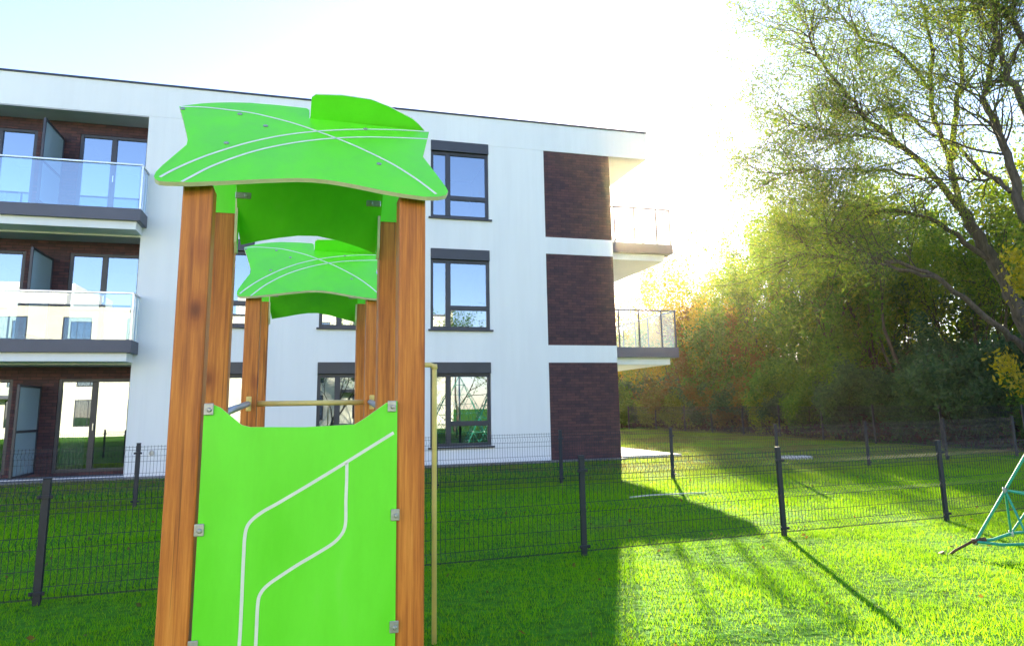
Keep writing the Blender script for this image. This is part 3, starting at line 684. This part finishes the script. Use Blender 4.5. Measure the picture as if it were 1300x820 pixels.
# ================================================================== ROPE NETS
def rope_net(cx, cy, label, h=3.3, r=2.3, a0=2.5):
    z0 = gz(cx, cy)
    t = empty('rope_pyramid', (cx, cy, z0), label, 'climbing net', 'green rope climbing pyramids')
    q = B(); q.tube([(0, 0, -.1), (0, 0, h+.05)], [.06, .05], 14); q.build('mast', M['galv'], t)
    q = B(); q.tube([(0, 0, h+.05), (0, 0, h+.12), (0, 0, h+.15)], [.07, .07, .02], 14); q.build('mast_cap', M['rope_white'], t)
    ap = Vector((0, 0, h)); K = 6; cr = [Vector((r*math.cos(a0+i*math.pi/2), r*math.sin(a0+i*math.pi/2), .14)) for i in range(4)]
    q = B(); c = B()
    for i in range(4):
        a, b = cr[i], cr[(i+1) % 4]
        def P(u, v):      # u: 0 apex -> K foot, v: 0..u
            p = ap.lerp(a, u/K).lerp(ap.lerp(b, u/K), v/u if u else 0); s_ = math.sin(math.pi*(v/u if u else 0))
            return p+Vector((-p.x*.10*s_, -p.y*.10*s_, (-.05 if u < K else .10)*s_))
        for u in range(1, K+1):
            for v in range(u): q.tube([P(u, v), P(u, v).lerp(P(u, v+1), .5)-Vector((0, 0, .02)), P(u, v+1)], .0115 if u < K else .016, 6, False)
            for v in range(u):
                q.tube([P(u-1, v), P(u, v)], .0115 if v else .015, 6, False)
                if v+1 <= u: q.tube([P(u-1, min(v, u-1)), P(u, v+1)], .012, 6, False)
            for v in range(u+1):
                p = P(u, v); c.tube([p-Vector((0, 0, .03)), p+Vector((0, 0, .03))], .022, 11)
        # anchor stake
    q.build('net', M['rope'], t); c.build('connectors', M['rope_white'], t)
    for i in range(4):
        a = cr[i]; d = Vector((a.x, a.y, 0)).normalized(); q = B()
        q.tube([a-d*.10+Vector((0, 0, .03)), a+d*.03], [.02, .03], 8); q.tube([a+d*.03, a+d*.20+Vector((0, 0, -.10)), a+d*.36+Vector((0, 0, -.24))], [.014, .014, .014], 8)
        q.tube([a+d*.31+Vector((0, 0, -.16)), a+d*.33+Vector((0, 0, -.12))], .03, 10); q.build('anchor', M['rust'], t)
    return t
rope_net(8.35, 4.95, 'green rope climbing pyramid at the right edge, with a rusty ground anchor', 3.3, 1.95, math.atan2(1.2, -1.65))
rope_net(9.2, -7.8, 'green rope climbing pyramid behind the viewer, seen mirrored in the ground floor window', 3.6, 2.6, .9)

# ================================================================== TREES
class Foliage:
    def __init__(s, seed): s.rg = np.random.default_rng(seed); s.seg = []; s.tips = []
def grow(fo, p, d, L, r, depth, spread, upw, nseg=4, shrink=.68, kids=(2, 4), wander=.22, bias=None):
    rg = fo.rg; pts = [p.copy()]; rs = [r]; dirs = []
    for i in range(nseg):
        d = d+rg.normal(0, wander, 3)*.5+np.array([0, 0, upw*.12])
        if bias is not None: d = d+bias*.06
        d /= np.linalg.norm(d); p = p+d*L/nseg; pts.append(p.copy()); rs.append(r*(1-.5*(i+1)/nseg)); dirs.append(d.copy())
    fo.seg.append((pts, rs))
    if depth <= 1:
        for k in range(1, nseg+1): fo.tips.append((pts[k], dirs[k-1]))
    if depth == 0: return
    nk = rg.integers(kids[0], kids[1]+1)
    for k in range(nk):
        i = int(rg.integers(max(1, nseg//2-1), nseg+1)) if k else nseg
        dd = dirs[i-1]; ax = rg.normal(0, 1, 3); ax -= dd*(ax@dd); ax /= np.linalg.norm(ax)
        a = rg.uniform(.5, 1.0)*spread*(1 if k else .5)
        nd = dd*math.cos(a)+ax*math.sin(a)
        grow(fo, pts[i], nd, L*shrink*rg.uniform(.8, 1.15), rs[i]*(.72 if k else .85), depth-1, spread, upw, max(3, nseg-1), shrink, kids, wander, bias)
def wood_mesh(fo, minr=.0, kk=6):
    q = B()
    for pts, rs in fo.seg:
        k = kk if rs[0] > .04 else 4 if rs[0] > .015 else 3
        q.tube([tuple(x) for x in pts], [max(x, .006) for x in rs], k, False)
    me = bpy.data.meshes.new('trunk'); q.bm.to_mesh(me); q.bm.free(); return me
def leaf_mesh(centers, dirs, per, sigma, size, rg, aspect=.5, droop=.3, squash=1.0):
    C = np.repeat(np.array(centers), per, 0); n = len(C)
    C = C+rg.normal(0, sigma, (n, 3))*np.array([1, 1, squash])
    a = rg.normal(0, 1, (n, 3)); a[:, 2] -= droop; a /= np.linalg.norm(a, axis=1)[:, None]
    b = np.cross(a, rg.normal(0, 1, (n, 3))); b /= np.linalg.norm(b, axis=1)[:, None]
    s = size*rg.uniform(.55, 1.3, n)[:, None]
    v = np.zeros((n, 4, 3)); v[:, 0] = C-a*s*.5; v[:, 1] = C+b*s*aspect*.5+a*s*.05; v[:, 2] = C+a*s*.5; v[:, 3] = C-b*s*aspect*.5+a*s*.05
    me = bpy.data.meshes.new('crown'); me.vertices.add(n*4); me.vertices.foreach_set('co', v.ravel())
    me.loops.add(n*4); me.loops.foreach_set('vertex_index', np.arange(n*4, dtype=np.int32))
    me.polygons.add(n); me.polygons.foreach_set('loop_start', np.arange(0, n*4, 4, dtype=np.int32)); me.polygons.foreach_set('loop_total', np.full(n, 4, dtype=np.int32))
    me.update(calc_edges=True); return me
protos = {}
fallen()
def make_proto(key, seed, h, depth, spread, per, sigma, size, mat, barkm='bark', trunk=.35, r0=.13, kids=(2, 4), stems=1, aspect=.5, upw=.6, wander=.25):
    fo = Foliage(seed); rg = fo.rg
    for k in range(stems):
        a = rg.uniform(0, 6.28); tilt = .05 if stems == 1 else .35
        d = np.array([math.cos(a)*tilt, math.sin(a)*tilt, 1.0]); d /= np.linalg.norm(d)
        grow(fo, np.array([math.cos(a)*.1*(stems > 1), math.sin(a)*.1*(stems > 1), -.1]), d, h*trunk, r0, depth, spread, upw, 5, .70, kids, wander)
    zmax = max(t[0][2] for t in fo.tips); f = h/zmax
    fo.seg = [([q*f for q in p], r) for p, r in fo.seg]; fo.tips = [(p*f, d) for p, d in fo.tips]
    protos[key] = (wood_mesh(fo), leaf_mesh([t[0] for t in fo.tips], None, per, sigma, size, rg, aspect), barkm, mat)
    print(key, 'tips', len(fo.tips), 'leaves', len(fo.tips)*per)
mats_used = {}
def place(name, key, x, y, sc, rz, label, cat, group, mat=None, sz=None):
    wm, lm, bk, mt = protos[key]; mt = mat or mt
    t = empty(name, (x, y, gz(x, y)-.03), label, cat, group, rz); t.scale = (sc, sc, sz or sc)
    if (key, 'w') not in mats_used: wm.materials.append(M[bk]); mats_used[(key, 'w')] = wm
    kl = (key, mt)
    if kl not in mats_used:
        l2 = lm if not any(k[0] == key and k[1] != 'w' for k in mats_used) else lm.copy()
        l2.materials.clear(); l2.materials.append(M[mt]); mats_used[kl] = l2
    o = bpy.data.objects.new('trunk', mats_used[(key, 'w')]); COL.objects.link(o); o.parent = t
    o = bpy.data.objects.new('crown', mats_used[kl]); COL.objects.link(o); o.parent = t
    return t
make_proto('slimA', 11, 10, 4, .75, 14, .22, .155, 'leaf_olive', trunk=.30)
make_proto('slimB', 12, 10, 4, .85, 14, .22, .155, 'leaf_gold', trunk=.26, stems=2, r0=.10, kids=(2, 3))
make_proto('slimC', 13, 11, 4, .65, 12, .20, .145, 'leaf_olive', trunk=.34, upw=1.0)
make_proto('bushy', 14, 6, 4, .9, 22, .20, .17, 'leaf_green', trunk=.2, stems=3, r0=.06, kids=(2, 3))
make_proto('shrub', 15, 2.6, 3, 1.0, 26, .15, .14, 'leaf_dark', 'bark_dark', trunk=.3, stems=7, r0=.025, kids=(2, 3))
make_proto('shrubB', 16, 2.4, 3, 1.1, 26, .15, .14, 'leaf_russet', 'bark_dark', trunk=.3, stems=7, r0=.025, kids=(2, 3))

sides = 'left of|right of|behind|in front of'.split('|')
def name_pos(y, x):
    return y
# skyline trees, listed from behind the building corner towards the right edge of the picture
trees = [ # key, s, n, scale, mat, look
 ('slimB', 19.0, 41.0, .86, 'leaf_gold', 'golden slender tree just right of the lower corner balcony, lowest in the skyline'),
 ('slimB', 20.4, 38.0, 1.00, 'leaf_gold', 'orange gold twin stemmed tree standing beside the upper corner balcony'),
 ('slimA', 20.0, 35.0, 1.06, 'leaf_gold', 'golden round topped tree one step right of the balcony trees'),
 ('slimC', 21.6, 33.6, .98, 'leaf_gold', 'thin gold crowned tree in the dip of the skyline'),
 ('slimA', 21.3, 31.0, .98, 'leaf_olive', 'olive tree with bare twigs right of the golden group'),
 ('slimC', 22.6, 30.0, 1.18, 'leaf_olive', 'tall thin olive tree rising right of the skyline dip'),
 ('slimB', 21.4, 27.6, 1.0, 'leaf_olive', 'twin stemmed yellow green tree before the pale sky gap'),
 ('slimA', 23.4, 26.6, 1.16, 'leaf_olive', 'broad olive tree left of the great willow crown'),
 ('slimC', 21.3, 24.2, 1.02, 'leaf_willow', 'light green tree below the left tip of the willow'),
 ('slimB', 23.2, 23.4, 1.04, 'leaf_willow', 'yellow green tree beneath the willow branches'),
 ('slimA', 21.7, 21.3, .98, 'leaf_willow', 'leafy tree left of the leaning willow trunk'),
 ('slimC', 24.0, 20.6, 1.16, 'leaf_olive', 'tall tree behind the leaning willow trunk'),
 ('slimA', 22.6, 18.0, 1.04, 'leaf_willow', 'tree right behind the willow foot'),
 ('slimB', 24.2, 16.6, 1.15, 'leaf_olive', 'dense tree at the right edge behind the yellow bush'),
 ('slimA', 17.0, 46.0, .80, 'leaf_gold', 'small golden tree half hidden by the building corner'),
 ('slimC', 27.5, 31.5, 1.15, 'leaf_olive', 'second row olive tree behind the skyline dip'),
 ('slimA', 28.0, 25.5, 1.25, 'leaf_olive', 'second row broad tree behind the middle of the wood'),
 ('slimB', 28.5, 21.5, 1.3, 'leaf_willow', 'second row yellow green tree behind the willow'),
 ('slimA', 29.0, 36.5, 1.05, 'leaf_gold', 'second row golden tree behind the balcony trees'),
 ('slimC', 25.5, 41.5, 1.0, 'leaf_gold', 'second row thin golden tree behind the corner of the building'),
]
SKY = [(.40, .15), (.471, .17), (.52, .20), (.572, .224), (.615, .205), (.66, .215), (.723, .245), (.791, .29), (.9, .30), (1.4, .30)]
def top(s, n):
    a = s/n; sl = np.interp(a, [q[0] for q in SKY], [q[1] for q in SKY]); return sl*math.hypot(s, n)+1.3
PH = {'slimA': 10, 'slimB': 10, 'slimC': 11}
for i, (k, s, n, sc, mt, lb) in enumerate(trees):
    z_ = top(s, n)/PH[k]*(.76 if s/n < .66 else 1)
    place('tree', k, s, n, z_*.92, rnd.uniform(0, 6.28), lb, 'tree', 'trees of the wood beyond the lawn', mt, z_)
tone = {'leaf_gold': 'golden', 'leaf_olive': 'olive', 'leaf_willow': 'yellow green'}
for i, (az_, D_, k, look) in enumerate(((.40, 60, 'slimA', 'lowest far golden tree behind the building corner'), (.455, 64, 'slimB', 'far golden tree just above the lower corner balcony'), (.50, 61, 'slimC', 'far slim golden tree right of the lower corner balcony'),
        (.545, 66, 'slimA', 'far orange gold tree right of the upper corner balcony'), (.585, 62, 'slimB', 'tallest far golden tree, right of the upper balcony'), (.63, 65, 'slimC', 'far thin tree in the skyline dip'), (.67, 60, 'slimA', 'far olive gold tree right of the skyline dip'))):
    n = D_/math.hypot(1, az_); s_ = az_*n; z_ = top(s_, n)/PH[k]
    place('tree', k, s_, n, z_, rnd.uniform(0, 6.28), look, 'tree', 'far golden trees beyond the wood', 'leaf_gold', z_)
for row, s0 in enumerate((24.5, 27.5, 31.0)):
    n = 15.0+row
    while n < s0/.40:
        s_, n_ = s0+rnd.uniform(-1, 1), n+rnd.uniform(-.8, .8)
        if s_/n_ < .41: break
        k = rnd.choice(['slimA', 'slimB', 'slimC']); mt = 'leaf_gold' if s_/n_ < .62 else rnd.choice(['leaf_olive', 'leaf_willow'])
        z_ = top(s_, n_)/PH[k]*rnd.uniform(.74, .98)*(.78 if s_/n_ < .66 else 1)
        place('tree', k, s_, n_, z_*.95, rnd.uniform(0, 6.28), '%s tree crowded among others in the back rows of the wood' % tone[mt], 'tree', 'back row trees of the wood, %s' % tone[mt], mt, z_)
        n += 3.3
mids = [
 ('bushy', 20.0, 37.2, .95, 'leaf_olive', 'olive bush under the golden trees beside the building'), ('bushy', 20.2, 33.4, 1.0, 'leaf_green', 'green bush under the gold crowned trees'),
 ('bushy', 20.4, 29.6, 1.0, 'leaf_olive', 'olive bush in the middle of the wood edge'), ('bushy', 20.6, 26.4, 1.05, 'leaf_green', 'tall green bush in the middle of the wood edge'),
 ('bushy', 20.8, 23.0, .92, 'leaf_green', 'fresh green bush below the willow tip'), ('bushy', 21.2, 20.2, .72, 'leaf_dark', 'dark green bush in the shade left of the willow trunk'),
 ('bushy', 22.0, 31.6, 1.15, 'leaf_russet', 'russet bush behind the olive one'), ('bushy', 22.6, 28.4, 1.2, 'leaf_olive', 'big olive bush in the second row of the wood'),
 ('bushy', 23.0, 24.8, 1.25, 'leaf_green', 'big green bush in the second row of the wood'), ('bushy', 24.6, 22.0, 1.1, 'leaf_dark', 'dark bush deep in the wood under the willow'),
 ('bushy', 22.4, 39.0, 1.1, 'leaf_olive', 'olive bush deep behind the balcony trees'), ('bushy', 26.0, 18.0, 1.0, 'leaf_dark', 'dark bush deep in the wood at the right edge'),
 ('bushy', 17.8, 42.5, 1.0, 'leaf_olive', 'olive bush partly hidden by the brick corner'), ('bushy', 27.5, 28.0, 1.5, 'leaf_olive', 'tall olive thicket at the back of the wood'),
 ('bushy', 29.0, 23.5, 1.6, 'leaf_green', 'tall green thicket at the back of the wood'), ('bushy', 30.0, 18.5, 1.5, 'leaf_green', 'green thicket at the back right of the wood'),
]
for i, (k, s, n, sc, mt, lb) in enumerate(mids):
    place('tall_bush', k, s, n, sc, rnd.uniform(0, 6.28), lb, 'bush', 'tall bushes at the edge of the wood', mt)
shade = {'leaf_dark': 'dark green', 'leaf_russet': 'russet brown', 'leaf_green': 'fresh green', 'leaf_olive': 'olive'}
cnt = 0
low = []
n = 15.6
while n < 41:
    for row in (0, 1):
        px = (n-15.6)/25.4
        mt = rnd.choice(['leaf_dark', 'leaf_green', 'leaf_dark']) if px < .45 else rnd.choice(['leaf_russet', 'leaf_olive', 'leaf_green', 'leaf_dark'])
        low.append((rnd.choice(['shrub', 'shrubB']), 19.6+row*1.6+rnd.uniform(-.35, .4)-(max(0, n-34)*.25), n+rnd.uniform(-.5, .5), rnd.uniform(.75, 1.1)*(1+.25*row), mt))
    n += 1.45
for k, s, n, sc, mt in low:
    sh = shade[mt]; row = 'just behind the far fence' if s < 20.4 else 'second from the far fence'
    # place along the row, by what stands near it
    where = ['at the right end of the far fence', 'below the willow trunk', 'left of the willow', 'below the middle of the wood', 'left of the middle of the wood', 'below the golden trees', 'next to the building corner'][min(6, int((n-15)/3.8))]
    place('shrub', k, s, n, sc, rnd.uniform(0, 6.28), '%s shrub %s, %s' % (sh, row, where), 'shrub', 'low shrubs along the far fence: %s, %s, %s' % (sh, row, where), mt)
# dark red brown hedge behind the far fence (solid mass)
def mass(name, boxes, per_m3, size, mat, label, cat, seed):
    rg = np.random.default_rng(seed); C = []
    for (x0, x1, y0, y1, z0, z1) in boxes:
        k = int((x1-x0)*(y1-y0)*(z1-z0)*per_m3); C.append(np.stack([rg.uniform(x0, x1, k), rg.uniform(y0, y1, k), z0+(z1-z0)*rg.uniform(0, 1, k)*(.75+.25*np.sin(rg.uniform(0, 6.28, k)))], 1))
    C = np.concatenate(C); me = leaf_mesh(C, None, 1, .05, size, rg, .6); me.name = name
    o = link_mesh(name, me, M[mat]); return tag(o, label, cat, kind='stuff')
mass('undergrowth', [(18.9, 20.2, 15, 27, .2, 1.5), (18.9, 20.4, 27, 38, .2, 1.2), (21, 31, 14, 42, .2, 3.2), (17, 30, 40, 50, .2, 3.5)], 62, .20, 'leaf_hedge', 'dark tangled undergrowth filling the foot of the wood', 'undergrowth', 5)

# the great willow on the right: limbs laid out by hand, twigs grown on them
def willow(x0, y0, limbs, label, seed, per=5):
    fo = Foliage(seed); rg = fo.rg
    for pts, r0, r1, twig in limbs:
        P = [np.array(p, float) for p in pts]
        # smooth the limb
        S = []; Q = [P[0]]+P+[P[-1]]
        for i in range(1, len(Q)-2):
            for j in range(4):
                t = j/4; p0, p1, p2, p3 = Q[i-1], Q[i], Q[i+1], Q[i+2]
                S.append(.5*((2*p1)+(-p0+p2)*t+(2*p0-5*p1+4*p2-p3)*t*t+(-p0+3*p1-3*p2+p3)*t**3))
        S.append(P[-1]); n = len(S); rs = [r0+(r1-r0)*i/(n-1) for i in range(n)]
        S = [S[0]]+[s+rg.normal(0, .035, 3) for s in S[1:]]
        fo.seg.append((S, rs))
        for i in range(int(n*(1-twig)), n):
            d = S[min(i+1, n-1)]-S[max(i-1, 0)]; d /= np.linalg.norm(d)
            for k in range(2 if i < n-1 else 4):
                ax = rg.normal(0, 1, 3); ax -= d*(ax@d); ax /= np.linalg.norm(ax); a = rg.uniform(.4, 1.1)
                grow(fo, S[i], d*math.cos(a)+ax*math.sin(a), rg.uniform(.9, 1.9), max(rs[i]*.35, .018), 2, .7, .25, 4, .72, (2, 3), .28)
    t = empty('willow_tree', (x0, y0, gz(x0, y0)), label, 'tree', 'trees of the wood beyond the lawn')
    o = bpy.data.objects.new('trunk', wood_mesh(fo, kk=10)); COL.objects.link(o); o.parent = t; o.data.materials.append(M['bark'])
    o = bpy.data.objects.new('crown', leaf_mesh([q[0] for q in fo.tips], None, per, .17, .115, rg, .26, .6)); COL.objects.link(o); o.parent = t; o.data.materials.append(M['leaf_willow'])
    print('willow leaves', len(fo.tips)*per)
    return t
WL = json.loads('{"base": [20.474, 15.201], "base2": [18.138, 12.451], "limbs": [{"pts": [[0.0, 0.0, 1.035], [-0.218, 0.125, 2.6], [-0.554, 0.397, 4.118], [-0.877, 0.643, 5.405], [-1.218, 0.743, 6.186], [-1.436, 1.003, 7.14]], "r0": 0.23, "r1": 0.15, "tw": 0.0}, {"pts": [[-1.436, 1.003, 7.14], [-2.226, 1.147, 8.228], [-3.144, 1.403, 9.262], [-4.097, 1.652, 10.212], [-4.789, 1.621, 10.976], [-5.593, 1.675, 11.954], [-6.032, 1.396, 12.414]], "r0": 0.11, "r1": 0.025, "tw": 0.75}, {"pts": [[-1.436, 1.003, 7.14], [-1.404, 1.221, 8.691], [-1.446, 1.524, 10.044], [-1.34, 1.656, 11.391], [-1.078, 1.609, 13.117], [-1.051, 1.831, 14.597], [-0.955, 1.974, 16.461]], "r0": 0.1, "r1": 0.025, "tw": 0.75}, {"pts": [[-1.482, 1.056, 8.767], [-1.015, 1.124, 10.405], [-0.527, 1.163, 11.75], [-0.179, 1.368, 13.418], [0.31, 1.4, 14.97], [0.778, 1.452, 17.01]], "r0": 0.1, "r1": 0.025, "tw": 0.75}, {"pts": [[-1.19, 1.788, 11.47], [-1.759, 1.912, 12.37], [-2.413, 2.114, 13.001], [-3.164, 2.39, 13.304], [-3.722, 2.457, 13.934], [-4.239, 2.475, 14.282]], "r0": 0.07, "r1": 0.02, "tw": 0.8}, {"pts": [[-1.828, 1.452, 7.986], [-2.637, 1.595, 8.345], [-3.696, 1.961, 8.525], [-4.616, 2.141, 8.579], [-5.615, 2.355, 8.553], [-6.443, 2.388, 8.406]], "r0": 0.055, "r1": 0.015, "tw": 0.6}, {"pts": [[0.0, 0.0, 1.035], [-0.714, 0.216, 2.831], [-1.3, 0.25, 3.281], [-2.071, 0.495, 4.096], [-2.916, 0.792, 4.931], [-3.888, 1.181, 5.393], [-4.83, 1.488, 5.749], [-5.636, 1.63, 6.172], [-6.137, 1.486, 6.465]], "r0": 0.11, "r1": 0.025, "tw": 0.45}, {"pts": [[-3.027, 0.691, 4.908], [-3.978, 1.112, 5.234], [-4.972, 1.518, 5.512], [-5.853, 1.769, 5.67], [-6.59, 1.865, 5.752]], "r0": 0.05, "r1": 0.015, "tw": 0.6}, {"pts": [[-0.877, 0.643, 5.405], [-1.632, 0.862, 6.07], [-2.508, 1.19, 6.838], [-3.522, 1.618, 7.141], [-4.431, 1.889, 7.235], [-5.341, 2.119, 7.667]], "r0": 0.09, "r1": 0.02, "tw": 0.6}, {"pts": [[0.532, 0.955, 7.906], [0.038, 1.123, 8.301], [-0.434, 1.252, 8.782], [-0.905, 1.371, 9.359], [-1.499, 1.619, 9.786], [-2.094, 1.85, 10.406], [-2.783, 2.159, 10.712], [-3.403, 2.373, 10.541]], "r0": 0.08, "r1": 0.02, "tw": 0.5}, {"pts": [[-3.144, 1.403, 9.262], [-3.889, 1.624, 9.466], [-4.714, 1.893, 9.587], [-5.554, 2.138, 9.793], [-6.284, 2.26, 9.959]], "r0": 0.05, "r1": 0.015, "tw": 0.8}], "limbs2": [{"pts": [[0.0, 0.0, 1.068], [-0.092, 0.133, 2.763], [-0.265, 0.378, 4.756], [-0.557, 0.775, 5.899], [-0.603, 0.836, 6.838], [-0.655, 0.904, 7.721], [-0.807, 1.1, 8.909], [-0.855, 1.162, 9.67], [-0.656, 0.906, 10.566], [-0.544, 0.757, 11.675], [-0.474, 0.664, 13.14]], "r0": 0.17, "r1": 0.03, "tw": 0.5}, {"pts": [[-0.092, 0.133, 2.763], [-0.249, 0.067, 6.296], [-0.631, 0.315, 8.829], [-0.898, 0.397, 9.868], [-1.098, 0.385, 10.48], [-1.256, 0.318, 11.15], [-1.359, 0.177, 11.986]], "r0": 0.12, "r1": 0.03, "tw": 0.6}, {"pts": [[-0.113, 0.163, 6.333], [-0.288, -0.111, 9.352], [-0.726, -0.01, 10.559], [-1.152, 0.067, 11.263], [-1.508, 0.043, 11.597], [-1.857, 0.006, 12.24]], "r0": 0.11, "r1": 0.04, "tw": 0.5}, {"pts": [[-0.699, 0.962, 6.793], [-0.645, 1.299, 7.302], [-0.734, 1.809, 7.383], [-0.924, 2.424, 7.613], [-1.101, 3.001, 7.834]], "r0": 0.05, "r1": 0.015, "tw": 0.7}, {"pts": [[-0.265, 0.378, 4.756], [0.273, 0.191, 7.412], [0.699, 0.157, 10.485], [1.014, 0.286, 13.384]], "r0": 0.15, "r1": 0.05, "tw": 0.7}]}')
WB = WL['base']
willow(WB[0], WB[1], [([tuple(p) for p in l['pts']], l['r0'], l['r1'], l['tw']) for l in WL['limbs']], 'great leaning willow with spreading limbs, towering over the right side', 21, 11)
WB = WL['base2']
willow(WB[0], WB[1], [([tuple(p) for p in l['pts']], l['r0'], l['r1'], l['tw']) for l in WL['limbs2']], 'second willow cut by the right edge, its dark limbs rising at the top right corner', 22, 11)
# bright yellow bush close to the right edge
place('yellow_bush', 'bushy', 15.45, 11.0, .60, 1.0, 'bright yellow green bush cut by the right edge of the picture', 'bush', None, 'leaf_yellow', .78)
# trees behind the viewer, only mirrored in the glass
for i, (s, n) in enumerate(((6, -19), (11, -17), (17, -18.5), (22, -15), (1.5, -20), (27, -12))):
    place('tree', 'slimA' if i % 2 else 'slimB', s, n, .95, i*1.3, 'tree across the lawn behind the viewer, mirrored only in the window glass', 'tree', 'trees behind the viewer', 'leaf_green')

# ================================================================== LIGHT, SKY, CAMERA
SUN = Vector((.402, .8735, .2742)).normalized()
el = math.asin(SUN.z); az = math.atan2(SUN.x, SUN.y)
wd = bpy.data.worlds.new('World'); SC.world = wd; wd.use_nodes = True; nt = wd.node_tree
bg = nt.nodes['Background']; sky = N(nt, 'ShaderNodeTexSky'); sky.sky_type = 'NISHITA'; sky.sun_disc = False
sky.sun_elevation = el; sky.sun_rotation = az; sky.altitude = 100; sky.air_density = 1.0; sky.dust_density = .25; sky.ozone_density = 2.2
wb = N(nt, 'ShaderNodeMix', data_type='RGBA', blend_type='MULTIPLY'); wb.inputs[0].default_value = 1; wb.inputs[7].default_value = (1.06, .97, 1.09, 1)
nt.links.new(sky.outputs[0], wb.inputs[6]); nt.links.new(wb.outputs[2], bg.inputs[0]); bg.inputs[1].default_value = .088
ld = bpy.data.lights.new('sun', 'SUN'); ld.energy = 5.0; ld.angle = R_(.6); ld.color = (1, .87, .60)
lo = bpy.data.objects.new('sun', ld); COL.objects.link(lo); lo.rotation_euler = (-SUN).to_track_quat('-Z', 'Y').to_euler(); lo.location = (10, 30, 20)

# added box of even, forward scattering haze, standing in for the sun's lens glare
q = B(); q.box(-60, 70, -45, 95, -1.2, 24.0); hz = q.build('haze', None); hm = bpy.data.materials.new('haze'); hm.use_nodes = True; hnt = hm.node_tree
hnt.nodes.remove(hnt.nodes['Principled BSDF']); pv = N(hnt, 'ShaderNodeVolumePrincipled'); pv.inputs['Color'].default_value = (.99, .80, .50, 1)  # golden tint of the glare put into the haze colour
pv.inputs['Density'].default_value = .00022; pv.inputs['Anisotropy'].default_value = .88; hnt.links.new(pv.outputs[0], hnt.nodes['Material Output'].inputs['Volume'])
hz.data.materials.append(hm); tag(hz, 'faint haze added to stand in for the warm glare of the sun', 'haze', kind='stuff')
cd = bpy.data.cameras.new('camera'); cam = bpy.data.objects.new('camera', cd); COL.objects.link(cam)
cam.matrix_world = Matrix(((Rr[0], Uu[0], -F[0], 0), (Rr[1], Uu[1], -F[1], 0), (Rr[2], Uu[2], -F[2], CAMZ), (0, 0, 0, 1)))
cd.sensor_width = 36; cd.lens = 36*FPX/1300; cd.shift_y = -45/1300; cd.clip_end = 2000; cd.clip_start = .05
SC.camera = cam
SC.render.resolution_x = 1024; SC.render.resolution_y = 645
vs = SC.view_settings; vs.view_transform = 'Standard'; vs.look = 'None'; vs.exposure = 2.5; vs.gamma = 1; vs.use_curve_mapping = False
SC.cycles.max_bounces = 8; SC.cycles.transparent_max_bounces = 16; SC.cycles.use_denoising = True
